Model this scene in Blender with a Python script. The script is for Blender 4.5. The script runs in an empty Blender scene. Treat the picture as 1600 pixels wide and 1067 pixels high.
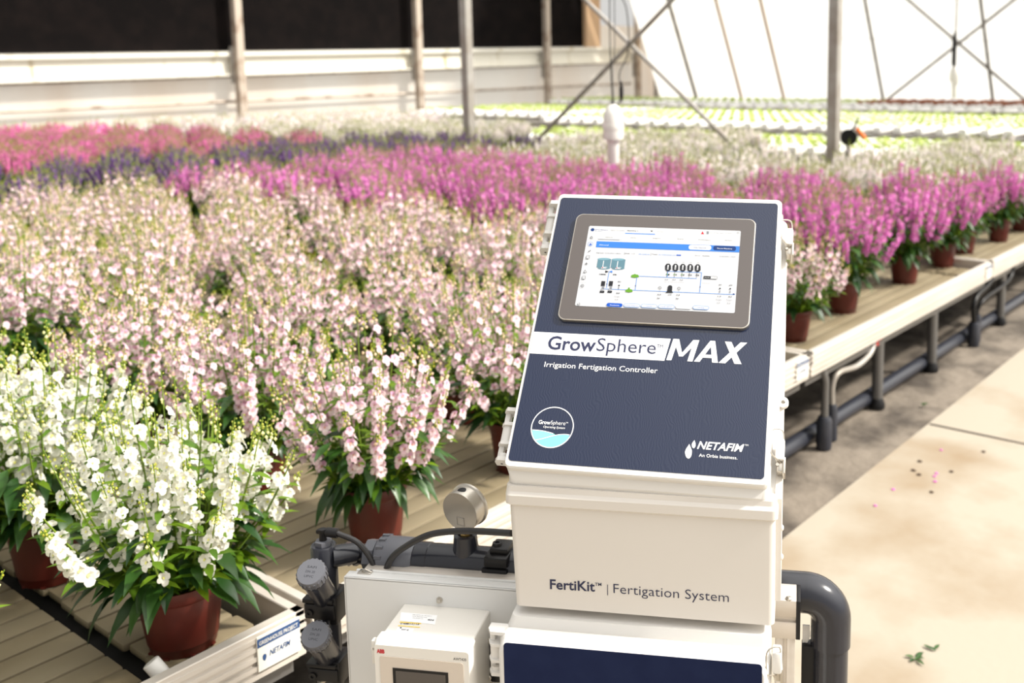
import bpy, bmesh, math, random
import numpy as np
from mathutils import Vector, Matrix
random.seed(7)
S = bpy.context.scene; COL = S.collection
# ------------------------------------------------------------------ camera
XP, YP, F = 1000., 325., 1545.          # principal point and focal length (1600x1067 frame)
CAMZ = 1.7
v1 = np.array([2160-XP, -(101-YP), -F]); v1 /= np.linalg.norm(v1)
v2 = np.array([-1116-XP, -(128-YP), -F]); v2 -= v1*(v1@v2); v2 /= np.linalg.norm(v2)
v3 = np.cross(v1, v2)
CM = np.array([v1, v2, v3]); C0 = np.array([0, 0, CAMZ])
cd = bpy.data.cameras.new('camera'); cam = bpy.data.objects.new('camera', cd); COL.objects.link(cam)
cam.matrix_world = Matrix([list(CM[i])+[C0[i]] for i in range(3)]+[[0, 0, 0, 1]])
cd.sensor_width = 36; cd.lens = F*36/1600; cd.shift_x = (800-XP)/1600; cd.shift_y = (YP-533.5)/1600
cd.clip_start = .05; cd.clip_end = 300
cd.dof.use_dof = True; cd.dof.focus_distance = 1.56; cd.dof.aperture_fstop = 4.2
S.camera = cam
# ------------------------------------------------------------------ light
w = bpy.data.worlds.new('world'); S.world = w; w.use_nodes = True
nt = w.node_tree; bg = nt.nodes['Background']
bg.inputs[0].default_value = (1.0, .98, .945, 1)
# hazy daylight through a milky roof: bright broad glow around the sun
tc = nt.nodes.new('ShaderNodeTexCoord'); dp = nt.nodes.new('ShaderNodeVectorMath'); dp.operation = 'DOT_PRODUCT'
_s = Vector((.34, -.42, .80)).normalized(); dp.inputs[1].default_value = _s
mr = nt.nodes.new('ShaderNodeMapRange'); mr.interpolation_type = 'SMOOTHSTEP'
mr.inputs[1].default_value = .35; mr.inputs[2].default_value = 1.0; mr.inputs[3].default_value = .60; mr.inputs[4].default_value = 2.7
nt.links.new(tc.outputs['Generated'], dp.inputs[0]); nt.links.new(dp.outputs['Value'], mr.inputs[0]); nt.links.new(mr.outputs[0], bg.inputs[1])
sd = bpy.data.lights.new('sun', 'SUN'); sun = bpy.data.objects.new('sun', sd); COL.objects.link(sun)
sd.energy = 5.0; sd.angle = math.radians(5); sd.color = (1, .95, .86)
SUNDIR = Vector((.36, -.62, .72))      # towards the sun, world axes
sun.rotation_euler = SUNDIR.to_track_quat('Z', 'Y').to_euler()
S.view_settings.view_transform = 'Standard'; S.view_settings.look = 'None'
S.view_settings.gamma = 1; S.view_settings.exposure = 0.22
S.view_settings.use_curve_mapping = False

# ------------------------------------------------------------------ measuring helpers
def ray(x, y): return CM @ np.array([(x-XP)/F, -(y-YP)/F, -1.])
def onz(x, y, z): r = ray(x, y); return Vector(C0+r*((z-CAMZ)/r[2]))
def onX(x, y, X): r = ray(x, y); return Vector(C0+r*(X/r[0]))
def onY(x, y, Y): r = ray(x, y); return Vector(C0+r*(Y/r[1]))

# ------------------------------------------------------------------ materials
def mat(name, col, rough=.5, metal=0., trans=0., noise=None, bump=None, spec=.5, emit=None, coat=0, rand=None):
    m = bpy.data.materials.new(name); m.use_nodes = True
    t = m.node_tree; b = t.nodes['Principled BSDF']
    b.inputs['Base Color'].default_value = (*col, 1); b.inputs['Roughness'].default_value = rough
    b.inputs['Metallic'].default_value = metal; b.inputs['Specular IOR Level'].default_value = spec
    b.inputs['Coat Weight'].default_value = coat
    csock = None
    if noise:      # (colour2, scale, low, high[, stretch])
        tc = t.nodes.new('ShaderNodeTexCoord'); mp = t.nodes.new('ShaderNodeMapping')
        if len(noise) > 4: mp.inputs['Scale'].default_value = noise[4]
        nz = t.nodes.new('ShaderNodeTexNoise'); nz.inputs['Scale'].default_value = noise[1]; nz.inputs['Detail'].default_value = 6
        cr = t.nodes.new('ShaderNodeMapRange'); cr.inputs[1].default_value = noise[2]; cr.inputs[2].default_value = noise[3]
        mx = t.nodes.new('ShaderNodeMix'); mx.data_type = 'RGBA'
        mx.inputs[6].default_value = (*col, 1); mx.inputs[7].default_value = (*noise[0], 1)
        t.links.new(tc.outputs['Object'], mp.inputs[0]); t.links.new(mp.outputs[0], nz.inputs['Vector'])
        t.links.new(nz.outputs[0], cr.inputs[0]); t.links.new(cr.outputs[0], mx.inputs[0])
        csock = mx.outputs[2]
    if rand:       # second colour picked per petal / leaf island
        ge = t.nodes.new('ShaderNodeNewGeometry'); mx = t.nodes.new('ShaderNodeMix'); mx.data_type = 'RGBA'
        mx.inputs[6].default_value = (*col, 1); mx.inputs[7].default_value = (*rand, 1)
        t.links.new(ge.outputs['Random Per Island'], mx.inputs[0]); csock = mx.outputs[2]
    if csock: t.links.new(csock, b.inputs['Base Color'])
    if bump:       # (scale, strength, distance[, stretch])
        tc = t.nodes.new('ShaderNodeTexCoord'); mp = t.nodes.new('ShaderNodeMapping')
        if len(bump) > 3: mp.inputs['Scale'].default_value = bump[3]
        nz = t.nodes.new('ShaderNodeTexNoise'); nz.inputs['Scale'].default_value = bump[0]; nz.inputs['Detail'].default_value = 4
        bp = t.nodes.new('ShaderNodeBump'); bp.inputs['Strength'].default_value = bump[1]; bp.inputs['Distance'].default_value = bump[2]
        t.links.new(tc.outputs['Object'], mp.inputs[0]); t.links.new(mp.outputs[0], nz.inputs['Vector'])
        t.links.new(nz.outputs[0], bp.inputs['Height']); t.links.new(bp.outputs[0], b.inputs['Normal'])
    if trans:      # thin petals, leaves, film: part of the light passes through
        tr = t.nodes.new('ShaderNodeBsdfTranslucent'); ms = t.nodes.new('ShaderNodeMixShader'); ms.inputs[0].default_value = trans
        tr.inputs[0].default_value = (*col, 1)
        if csock: t.links.new(csock, tr.inputs[0])
        t.links.new(b.outputs[0], ms.inputs[1]); t.links.new(tr.outputs[0], ms.inputs[2])
        t.links.new(ms.outputs[0], t.nodes['Material Output'].inputs[0])
    if emit:
        b.inputs['Emission Color'].default_value = (*col, 1); b.inputs['Emission Strength'].default_value = emit
    return m
def s2l(r, g, b): return tuple(((c/255)/12.92 if c <= 10 else ((c/255+.055)/1.055)**2.4) for c in (r, g, b))
M = {}
M['concrete'] = mat('concrete', s2l(158, 149, 134), .8, noise=(s2l(134, 115, 90), 1.7, .45, .72), bump=(30, .25, .004))
M['fabric'] = mat('ground_fabric', s2l(118, 108, 96), .85, noise=(s2l(66, 58, 50), 3.2, .42, .62), bump=(7, .9, .03))
M['alu'] = mat('aluminium', s2l(214, 207, 198), .42, .55, noise=(s2l(186, 176, 164), 3, .3, .8, (1, 8, 8)))
M['alu_face'] = mat('aluminium_rail', s2l(206, 199, 190), .5, .25, noise=(s2l(190, 180, 168), 2.0, .35, .8, (1, 4, 12)))
M['slat'] = mat('bench_slat', s2l(132, 120, 96), .6, 0, noise=(s2l(118, 105, 80), 3, .4, .75, (1, 2, 2)))
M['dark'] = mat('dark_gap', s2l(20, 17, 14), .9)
M['steel'] = mat('galvanised_steel', s2l(168, 164, 158), .45, .3, noise=(s2l(140, 130, 118), 4, .4, .7))
M['rusty'] = mat('weathered_steel', s2l(185, 172, 158), .6, .2, noise=(s2l(120, 92, 70), 3, .5, .7))
M['wood_edge'] = mat('warm_post', s2l(196, 164, 130), .7)
M['legsteel'] = mat('leg_steel', s2l(104, 102, 100), .4, .4)
M['pot'] = mat('pot_plastic', s2l(92, 32, 22), .42, noise=(s2l(74, 26, 18), 7, .4, .7))
M['soil'] = mat('soil', s2l(60, 42, 30), .95)
M['encl'] = mat('enclosure_plastic', s2l(216, 210, 202), .42, bump=(400, .05, .0005))
M['lid'] = mat('lid_plastic', s2l(222, 219, 214), .38)
M['cab'] = mat('cabinet_paint', s2l(212, 211, 208), .35)
M['awt'] = mat('meter_plastic', s2l(224, 220, 212), .4)
M['awt_face'] = mat('meter_face', s2l(206, 194, 180), .45)
M['black'] = mat('black_plastic', s2l(20, 19, 20), .4, spec=.3)
M['rubber'] = mat('rubber_hose', s2l(34, 32, 32), .35)
M['pvc'] = mat('grey_pvc', s2l(38, 39, 46), .2, noise=(s2l(32, 33, 38), 12, .4, .7))
M['pvc_light'] = mat('grey_pvc_cap', s2l(88, 89, 95), .35)
M['darkpipe'] = mat('dark_pipe', s2l(44, 46, 54), .35)
M['inox'] = mat('stainless', s2l(190, 184, 174), .33, .85, bump=(60, .08, .0005))
M['brass'] = mat('brass', s2l(200, 170, 110), .3, .9)
M['wpvc'] = mat('white_plastic', s2l(225, 222, 216), .45)
M['gully'] = mat('white_gully', s2l(244, 243, 240), .45)
M['navy2'] = mat('navy_plate', s2l(20, 31, 64), .5, noise=(s2l(24, 35, 68), 20, .4, .6), spec=.12)
M['white'] = mat('white_print', s2l(240, 240, 240), .45)
M['ink'] = mat('navy_ink', s2l(28, 34, 68), .5)
M['blackink'] = mat('black_ink', s2l(45, 45, 50), .5)
M['redink'] = mat('red_ink', s2l(190, 40, 50), .5)
M['mint'] = mat('mint_print', s2l(128, 220, 190), .5)
M['skyblue'] = mat('blue_print', s2l(120, 180, 235), .5)
M['film'] = mat('greenhouse_film', (.80, .80, .78), .5, trans=.6)
M['sheet'] = mat('white_sheet', s2l(250, 245, 236), .6, trans=.55, noise=(s2l(240, 226, 210), .6, .4, .7, (1, 1, .15)))
M['gutter'] = mat('gutter_white', s2l(232, 228, 216), .5, noise=(s2l(170, 150, 96), 1.1, .62, .74, (2, 1, .3)))
M['net'] = mat('shade_net', s2l(12, 9, 9), 1, noise=(s2l(20, 15, 14), 3, .4, .7), spec=.1)
M['signwhite'] = mat('sign_white', s2l(225, 222, 212), .4)
M['signblue'] = mat('sign_blue', s2l(36, 72, 120), .4)
M['red'] = mat('red_clamp', s2l(190, 40, 30), .4)
M['orange'] = mat('orange_plastic', s2l(235, 120, 40), .5)
M['stem'] = mat('stem_green', s2l(116, 138, 36), .6, rand=s2l(90, 118, 28))
M['leaf'] = mat('leaf_green', s2l(66, 104, 24), .42, trans=.35, rand=s2l(112, 142, 28))
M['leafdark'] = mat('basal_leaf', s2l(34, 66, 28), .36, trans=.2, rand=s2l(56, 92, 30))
M['bud'] = mat('bud_green', s2l(196, 192, 62), .5, trans=.3, rand=s2l(136, 160, 36))
M['lettuce'] = mat('lettuce_leaf', s2l(196, 208, 120), .5, trans=.3, rand=s2l(168, 190, 90))
M['redleaf'] = mat('red_lettuce', s2l(150, 92, 74), .5, trans=.3, rand=s2l(176, 120, 90))
M['throat'] = mat('flower_throat', s2l(225, 222, 120), .6)
M['throat_dark'] = mat('flower_throat_purple', s2l(200, 140, 120), .6)
PET = {
 'white': (mat('petal_white', s2l(240, 238, 230), .55, trans=.35, rand=s2l(232, 229, 212)), mat('petal_white_low', s2l(242, 240, 230), .55, trans=.35), 'throat', mat('bud_cream', s2l(240, 238, 170), .5, trans=.3)),
 'pale': (mat('petal_pink_upper', s2l(222, 162, 200), .55, trans=.35, rand=s2l(244, 216, 226)), mat('petal_pink_low', s2l(250, 236, 234), .55, trans=.35, rand=s2l(242, 206, 220)), 'throat_dark', mat('bud_blush', s2l(250, 225, 190), .5, trans=.3)),
 'magenta': (mat('petal_magenta', s2l(228, 122, 204), .55, trans=.4, rand=s2l(238, 164, 220)), mat('petal_magenta_low', s2l(232, 140, 212), .55, trans=.4, rand=s2l(216, 104, 192)), 'throat_dark', mat('bud_mauve', s2l(220, 150, 180), .5, trans=.3)),
 'purple': (mat('petal_purple', s2l(96, 50, 130), .55, trans=.35, rand=s2l(140, 94, 170)), mat('petal_purple_low', s2l(118, 74, 152), .55, trans=.35, rand=s2l(84, 44, 114)), 'throat_dark', mat('bud_violet', s2l(120, 100, 130), .5, trans=.3)),
 'blush': (mat('petal_blush', s2l(236, 222, 228), .55, trans=.35, rand=s2l(246, 240, 236)), mat('petal_blush_low', s2l(248, 240, 238), .55, trans=.35, rand=s2l(230, 214, 222)), 'throat', mat('bud_ivory', s2l(240, 232, 210), .5, trans=.3)),
 'rose': (mat('petal_rose', s2l(226, 112, 180), .55, trans=.4, rand=s2l(212, 90, 164)), mat('petal_rose_low', s2l(234, 142, 196), .55, trans=.4, rand=s2l(218, 104, 172)), 'throat_dark', mat('bud_rose', s2l(190, 130, 140), .5, trans=.3)),
}

# ------------------------------------------------------------------ mesh builder
class MB:
    def __init__(s): s.v = []; s.f = []; s.m = []; s.sm = []; s.n = 0; s.T = None
    def add(s, verts, faces, m=0, smooth=False):
        if s.T: verts = [s.T(v) for v in verts]
        s.v.extend([tuple(v) for v in verts]); n = s.n
        for f in faces: s.f.append(tuple(i+n for i in f)); s.m.append(m); s.sm.append(smooth)
        s.n += len(verts)
    def box(s, a, b, m=0, bev=0, seg=2):
        a = Vector(a); b = Vector(b); bm = bmesh.new(); bmesh.ops.create_cube(bm, size=1)
        for v in bm.verts: v.co = Vector([(a[i]+b[i])/2+v.co[i]*abs(b[i]-a[i]) for i in range(3)])
        if bev: bmesh.ops.bevel(bm, geom=bm.edges[:], offset=bev, segments=seg, profile=.5, affect='EDGES')
        bm.verts.index_update()
        s.add([v.co.copy() for v in bm.verts], [[v.index for v in f.verts] for f in bm.faces], m, False); bm.free()
    def tube(s, pts, r, n=12, m=0, cap=True):
        pts = [Vector(p) for p in pts]; k = len(pts)
        rs = r if isinstance(r, (list, tuple)) else [r]*k
        V = []; up = None
        for i, p in enumerate(pts):
            d = (pts[min(i+1, k-1)]-pts[max(i-1, 0)]).normalized()
            if up is None: up = Vector((0, 0, 1)) if abs(d.z) < .9 else Vector((1, 0, 0))
            a = d.cross(up).normalized(); b = a.cross(d).normalized(); up = b
            for j in range(n):
                t = 2*math.pi*j/n; V.append(p+a*math.cos(t)*rs[i]+b*math.sin(t)*rs[i])
        Fc = [(i*n+j, i*n+(j+1) % n, (i+1)*n+(j+1) % n, (i+1)*n+j) for i in range(k-1) for j in range(n)]
        s.add(V, Fc, m, True)
        if cap:
            s.add(V[:n], [tuple(range(n))[::-1]], m); s.add(V[-n:], [tuple(range(n))], m)
    def lathe(s, o, ax, prof, n=24, m=0, smooth=True):   # prof [(radius, height)]
        o = Vector(o); ax = Vector(ax).normalized(); a = ax.orthogonal().normalized(); b = ax.cross(a)
        V = [o+ax*h+(a*math.cos(2*math.pi*j/n)+b*math.sin(2*math.pi*j/n))*r for r, h in prof for j in range(n)]
        k = len(prof)
        s.add(V, [(i*n+j, i*n+(j+1) % n, (i+1)*n+(j+1) % n, (i+1)*n+j) for i in range(k-1) for j in range(n)], m, smooth)
        if prof[0][0] > 1e-5: s.add(V[:n], [tuple(range(n))[::-1]], m)
        if prof[-1][0] > 1e-5: s.add(V[-n:], [tuple(range(n))], m)
    def prism(s, poly, ext, m=0):
        poly = [Vector(p) for p in poly]; n = len(poly); ext = Vector(ext)
        V = poly+[p+ext for p in poly]
        s.add(V, [tuple(range(n)), tuple(range(2*n-1, n-1, -1))]+[(i, i+n, (i+1) % n+n, (i+1) % n) for i in range(n)], m)
    def poly(s, pts, m=0): s.add([Vector(p) for p in pts], [tuple(range(len(pts)))], m)
    def mesh(s, name, mats):
        me = bpy.data.meshes.new(name); me.from_pydata(s.v, [], s.f)
        for x in mats: me.materials.append(M[x] if isinstance(x, str) else x)
        me.polygons.foreach_set('material_index', s.m); me.polygons.foreach_set('use_smooth', s.sm); me.update(); me.set_sharp_from_angle(angle=.6)
        return me
    def build(s, name, mats, parent=None, **kw):
        if isinstance(mats, (str, bpy.types.Material)): mats = [mats]
        return link(name, s.mesh(name, mats), parent, **kw)
def link(name, me, parent=None, label=None, cat=None, group=None, kind=None):
    o = bpy.data.objects.new(name, me); COL.objects.link(o)
    if parent: o.parent = parent
    return tag(o, label, cat, group, kind)
def tag(o, label=None, cat=None, group=None, kind=None):
    for k, v in (('label', label), ('category', cat), ('group', group), ('kind', kind)):
        if v: o[k] = v
    return o
def empty(name, loc, rz=0, **kw):
    o = bpy.data.objects.new(name, None); COL.objects.link(o); o.location = loc; o.rotation_euler = (0, 0, rz); o.empty_display_size = .1
    return tag(o, **kw)
def copy_tree(o, parent=None):
    c = o.copy(); COL.objects.link(c); c.parent = parent
    for ch in list(o.children): copy_tree(ch, c)
    return c
def bez(p, n=16):      # smooth curve through points (Catmull-Rom)
    p = [Vector(q) for q in p]; p = [2*p[0]-p[1]]+p+[2*p[-1]-p[-2]]; out = []
    for i in range(1, len(p)-2):
        for k in range(n):
            t = k/n; out.append(.5*((2*p[i])+(p[i+1]-p[i-1])*t+(2*p[i-1]-5*p[i]+4*p[i+1]-p[i+2])*t*t+(3*p[i]-p[i-1]-3*p[i+1]+p[i+2])*t**3))
    return out+[p[-2]]
def text_mesh(txt, bold=0, shear=0):
    cu = bpy.data.curves.new('t', 'FONT'); cu.body = txt; cu.size = 1; cu.offset = bold; cu.shear = shear; cu.resolution_u = 3
    o = bpy.data.objects.new('t', cu); COL.objects.link(o)
    dg = bpy.context.evaluated_depsgraph_get(); me = bpy.data.meshes.new_from_object(o.evaluated_get(dg))
    V = [(v.co.x, v.co.y) for v in me.vertices]; Fc = [tuple(p.vertices) for p in me.polygons]
    bpy.data.objects.remove(o); bpy.data.meshes.remove(me); bpy.data.curves.remove(cu)
    return V, Fc
def put_text(mb, txt, L, R, cap, up, m=0, bold=0, shear=0, lift=None):
    """letters between L and R (baseline ends), capital height cap along up, lifted along the surface normal"""
    V, Fc = text_mesh(txt, bold, shear)
    if not V: return
    x0 = min(v[0] for v in V); x1 = max(v[0] for v in V); L = Vector(L); R = Vector(R)
    ax = (R-L)/(x1-x0); ay = Vector(up).normalized()*cap/.70
    mb.add([L+ax*(x-x0)+ay*y+(lift or Vector((0, 0, 0))) for x, y in V], Fc, m)

# ------------------------------------------------------------------ setting: ground
mb = MB(); mb.box((-6, -6, -.12), (27.6, 1.63, 0)); fl = mb.build('floor', 'concrete', kind='structure')
mb = MB()
nx, ny = 220, 40
X0, X1, Y0, Y1 = -3, 12, 1.63, 4.0
rnd = random.Random(3); ph = [(rnd.uniform(2, 9), rnd.uniform(3, 12), rnd.uniform(0, 6)) for _ in range(8)]
V = []
for j in range(ny+1):
    for i in range(nx+1):
        x = X0+(X1-X0)*i/nx; y = Y0+(Y1-Y0)*j/ny
        h = sum(math.sin(a*x+b*y+c+1.2*math.sin(b*x*.7)) for a, b, c in ph)/8
        V.append((x, y, -.012+.022*max(h, -.3)*min(1, (y-Y0)*6)))
mb.add(V, [(j*(nx+1)+i, j*(nx+1)+i+1, (j+1)*(nx+1)+i+1, (j+1)*(nx+1)+i) for j in range(ny) for i in range(nx)], 0, True)
mb.box((-6, 4.0, -.12), (27.6, 20.6, -.02)); mb.box((12, 1.63, -.12), (27.6, 4.0, -.02)); mb.box((-6, 1.63, -.12), (12, 4, -.05))
mb.build('floor', 'fabric', kind='structure')
mb = MB()
mb.tube([(4.50, y, .0005) for y in np.linspace(-4, 1.62, 30)], .006, 6)
mb.build('trim_1', 'fabric', kind='structure')

# ------------------------------------------------------------------ setting: back wall (runs along X at Y 20.5)
def zs(z0, X): return z0+(X-7.5)*(.022 if z0 > 1.3 else .012)
def strip(mb, za, zb, y0, y1, m=0, Xa=2, Xb=27.0):
    p = [(Xa, zs(za, Xa)), (Xb, zs(za, Xb)), (Xb, zs(zb, Xb)), (Xa, zs(zb, Xa))]
    mb.prism([(x, y0, z) for x, z in p], (0, y1-y0, 0), m)
mb = MB(); mb.poly([(1, 20.62, -.05), (30, 20.62, -.05), (30, 20.62, 3.2), (1, 20.62, 3.2)]); mb.build('wall_back', 'sheet', kind='structure')
mb = MB(); strip(mb, 2.1, 8.0, 20.5, 20.55, Xb=25.3); mb.build('wall_net', 'net', kind='structure')
mb = MB(); strip(mb, 1.99, 2.08, 20.3, 20.56); strip(mb, 1.58, 1.97, 20.42, 20.5); strip(mb, 1.56, 1.6, 20.3, 20.5)
mb.build('trim_2', 'gutter', kind='structure')
mb = MB(); strip(mb, 1.51, 1.56, 20.50, 20.6); mb.build('trim_3', 'rusty', kind='structure')
mb = MB(); mb.tube([(x, 20.45, zs(1.04, x)) for x in (2, 12, 20, 27)], .035, 8)
mb.build('rail_pipe', 'rusty', label='thin weathered pipe running along the white back wall above the flowers', cat='pipe')
for i, X in enumerate((7.4, 12.4, 17.5, 22.5, 27.06)):
    e = empty('greenhouse_post', (X, 20.2, 0), label=['', 'tall steel post standing in front of the dark net at the left',
        'steel post on the back wall just left of the nearer grey post', 'steel post on the back wall just right of the nearer grey post',
        'steel post at the far corner of the greenhouse beyond the hanging sensor'][i] or 'steel post of the back wall outside the left edge', cat='post')
    mb = MB(); mb.box((-.09, -.09, 0), (.09, .09, 7), bev=.01, seg=1); mb.build('upright', 'rusty' if i else 'steel', e)
    mb = MB(); mb.box((-.15, .06, 1.5), (.15, .12, 2.3)); mb.build('bracket', 'steel', e)
    if i == 0:
        for c in list(e.children): bpy.data.objects.remove(c)
        bpy.data.objects.remove(e)
# corner: doubled pole, brown edge board, white panel
mb = MB(); mb.tube([(28.0, 20.1, 0), (28.0, 20.1, 7)], .1, 10); mb.tube([(28.45, 20.1, 0), (28.45, 20.1, 7)], .08, 10)
mb.build('drain_pipe', 'steel', label='doubled vertical pipes in the far corner beside the leaning film', cat='pipe')
mb = MB(); mb.box((24.5, 20.3, 2.46), (25.2, 20.45, 8)); mb.build('trim_4', 'wood_edge', kind='structure')
# small round fan near the corner
e = empty('wall_fan', (27.4, 19.2, 0), label='small round beige fan mounted on the far corner poles', cat='fan')
mb = MB(); mb.tube([(0, .45, 2.4), (0, .45, 0)], .05, 8); mb.tube([(0, .45, 2.35), (0, 0, 2.35)], .04, 8); mb.build('bracket', 'steel', e)
mb = MB(); mb.lathe((0, 0, 2.35), (-.8, -.5, 0), [(.0, -.08), (.2, -.08), (.22, 0), (.2, .1), (.16, .1), (.14, .04), (0, .04)], 20); mb.build('housing', 'wpvc', e)
mb = MB(); mb.lathe((-.06, -.04, 2.35), (-.8, -.5, 0), [(.0, 0), (.07, 0), (.07, .05), (0, .06)], 12)
for k in range(5):
    a = k*2*math.pi/5; c = Vector((-.07, -.05, 2.35)); u = Vector((.53, -.85, 0)); v = Vector((0, 0, 1))
    mb.poly([c, c+(u*math.cos(a)+v*math.sin(a))*.13, c+(u*math.cos(a+.7)+v*math.sin(a+.7))*.13])
mb.build('blades', 'wood_edge', e)

# ------------------------------------------------------------------ leaning film end wall (base at X 27, leans in 0.5 per metre)
LEAN = .52
def fp(Y, z): return Vector((27.1-(z-.8)*LEAN, Y, z))
mb = MB(); mb.poly([fp(19.3, 0), fp(-12, 0), fp(-12, 9), fp(19.3, 9)]); mb.build('wall_end', 'film', kind='structure')
mb = MB(); mb.prism([fp(19.3, 0)+Vector((.1, 0, 0)), fp(19.3, 9)+Vector((.1, 0, 0)), Vector((30, 19.3, 9)), Vector((30, 19.3, 0))], (0, .003, 0)); mb.build('wall_corner', 'sheet', kind='structure')
nm = ['grey', 'tan', 'tan', 'tan', 'grey', 'grey', 'grey', 'grey', 'grey']
lab = ['grey leaning pole at the left edge of the white film', 'first warm brown leaning pole on the white film', 'second warm brown leaning pole on the white film',
       'leaning film pole mostly behind the nearest grey post', 'thin grey leaning pole right of the nearest grey post', 'thin leaning pole between the two film poles behind the hanging sensor',
       'thin leaning pole at the far right of the white film', '', '']
for i, Y in enumerate((17.8, 16.1, 14.6, None, 11.4, None, 8.3, None, None)):
    if Y is None: continue
    mb = MB(); mb.tube([fp(Y, 0)-Vector((.08, 0, 0)), fp(Y, 8.8)-Vector((.08, 0, 0))], .065 if i == 0 else .05, 8)
    mb.build('film_pole', 'steel' if nm[i] == 'grey' else 'wood_edge', label=lab[i], cat='pole')
def onfilm(x, y):
    r = ray(x, y); n = np.array([1, 0, LEAN]); p = np.array(fp(0, .8)); return Vector(C0+r*(((p-C0)@n)/(r@n)))-Vector((.1, 0, 0))
for (a, b, l) in (((1380, 162), (1640, -42), 'thin brace rising to the right across the white film'), ((1392, -25), (1660, 205), 'thin brace falling to the right across the white film')):
    mb = MB(); mb.tube([onfilm(*a), onfilm(*b)], .042, 8); mb.build('film_brace', 'steel', label=l, cat='brace', group='crossed braces on the film wall')
mb = MB(); mb.tube([onfilm(1310, 60), onfilm(1600, 64)], .008, 6); mb.build('tie_wire', 'steel', label='faint horizontal wire across the white film wall', cat='wire')

# ------------------------------------------------------------------ nearer posts, brace cross (X = 9 line)
for (Y, r, l) in ((4.31, .053, 'nearest grey square steel post rising behind the magenta flowers'), (9.46, .058, 'grey steel post standing left of the crossed braces')):
    e = empty('greenhouse_post', (9, Y, 0), label=l, cat='post')
    mb = MB(); mb.box((-r, -r, 0), (r, r, 7), bev=.006, seg=1); mb.build('upright', 'steel', e)
    mb = MB(); mb.box((-.12, -.12, 0), (.12, .12, .015)); mb.build('base_plate', 'steel', e)
for a, b, dx, l in (((865, 193), (1085, -36), 0, 'long round brace rising to the right above the flowers'), ((878, -36), (1138, 220), .07, 'long round brace falling to the right above the flowers')):
    mb = MB(); A_ = onX(*a, 9+dx); B_ = onX(*b, 9+dx); d_ = (B_-A_); 
    lo, hi = (A_, B_) if A_.z < B_.z else (B_, A_); dn = (lo-hi)/(hi.z-lo.z)
    mb.tube([lo+dn*(lo.z-.05), hi-dn*2], .026, 10); mb.build('brace', 'steel', label=l, cat='brace', group='crossed braces between the grey posts')

# hanging sensors
def sensor(px, depth, ytop, ymid, ybot, wpx, lab_):
    P = Vector(C0+ray(px, ymid)*depth); top = Vector(C0+ray(px, ytop)*depth).z-P.z; bot = Vector(C0+ray(px, ybot)*depth).z-P.z
    r = wpx/2/F*depth; e = empty('hanging_sensor', P, label=lab_, cat='sensor')
    mb = MB(); mb.lathe((0, 0, 0), (0, 0, 1), [(r*.62, -.005), (r*.95, 0), (r, top*.1), (r*.97, top*.45), (r*.9, top*.72), (r*.62, top*.92), (r*.25, top)], 20)
    mb.lathe((0, 0, top*.30), (0, 0, 1), [(r*1.03, 0), (r*1.03, top*.12)], 20)
    mb.build('cap', 'wpvc', e)
    mb = MB(); mb.lathe((0, 0, 0), (0, 0, 1), [(r*.5, bot), (r*.52, bot*.98), (r*.6, 0)], 18); mb.build('tube', 'wpvc', e)
    mb = MB(); mb.tube([(r*.9, 0, top*.35), (r*1.3, -.01, top*.33)], r*.13, 8); mb.build('side_plug', 'black', e)
    mb = MB(); mb.tube([(0, 0, top*.98), (0, 0, top*1.12)], r*.12, 8); mb.build('connector', 'black', e)
    return e, r, top
e, r, top = sensor(958, 6.5, 163, 218, 256, 33, 'white capped cylinder sensor hanging above the magenta flowers')
mb = MB()
mb.tube(bez([(0, 0, top), (-.015, 0, top+.25), (-.02, 0, top+.6), (0, 0, 2.2)]), .004, 6)
mb.tube(bez([(0.01, 0, top), (.0, 0, top+.25), (.03, 0, top+.5), (.02, 0, 2.2)]), .003, 6)
mb.tube(bez([(0.02, 0, top*.9), (.05, -.02, top+.02), (.055, -.03, top+.09), (.05, -.02, top+.2), (.12, -.04, top+.35), (.09, -.05, top+.62), (.0, -.02, top+.75)]), .004, 6)
mb.build('cable', 'rubber', e)
mb = MB(); mb.lathe((.055, -.03, top+.02), (0, 0, 1), [(.006, 0), (.014, .03), (.014, .08), (.005, .13)], 8); mb.build('plug', 'black', e)
e, r, top = sensor(1492, 15, 104, 128, 154, 17, 'small white sensor hanging before the white film wall at the right')
mb = MB(); mb.tube([(0, 0, top), (.0, 0, 4)], .01, 6); mb.tube(bez([(-.03, 0, top), (-.08, 0, top+.3), (-.06, 0, 4)]), .008, 6); mb.build('cable', 'steel', e)
mb = MB(); mb.lathe((-.08, 0, top), (0, 0, 1), [(.02, 0), (.035, .05), (.035, .4), (.01, .52)], 8); mb.build('plug', 'black', e)

# hose reel behind the flowers
P = onz(1322, 222, .95); P = onX(1326, 212, 9.9)
e = empty('hose_reel', (P.x, P.y, 0), rz=math.radians(-60), label='small dark hose reel with an orange handle beyond the nearest post', cat='hose reel')
mb = MB(); z = P.z
mb.lathe((0, 0, z-.02), (0, 1, 0), [(.08, -.04), (.09, -.04), (.09, -.03), (.06, -.03), (.06, .03), (.09, .03), (.09, .04), (.0, .04)], 20); mb.build('drum', 'black', e)
mb = MB(); mb.tube([(-.06, 0, 0), (0, 0, z)], .015, 8); mb.tube([(.1, 0, 0), (0, 0, z)], .015, 8); mb.tube([(0, 0, z), (.1, 0, z+.18)], .012, 8); mb.build('frame', 'rubber', e)
mb = MB(); mb.tube([(.08, -.03, z+.08), (.17, -.03, z-.03)], .024, 8); mb.build('handle', 'orange', e)

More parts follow.
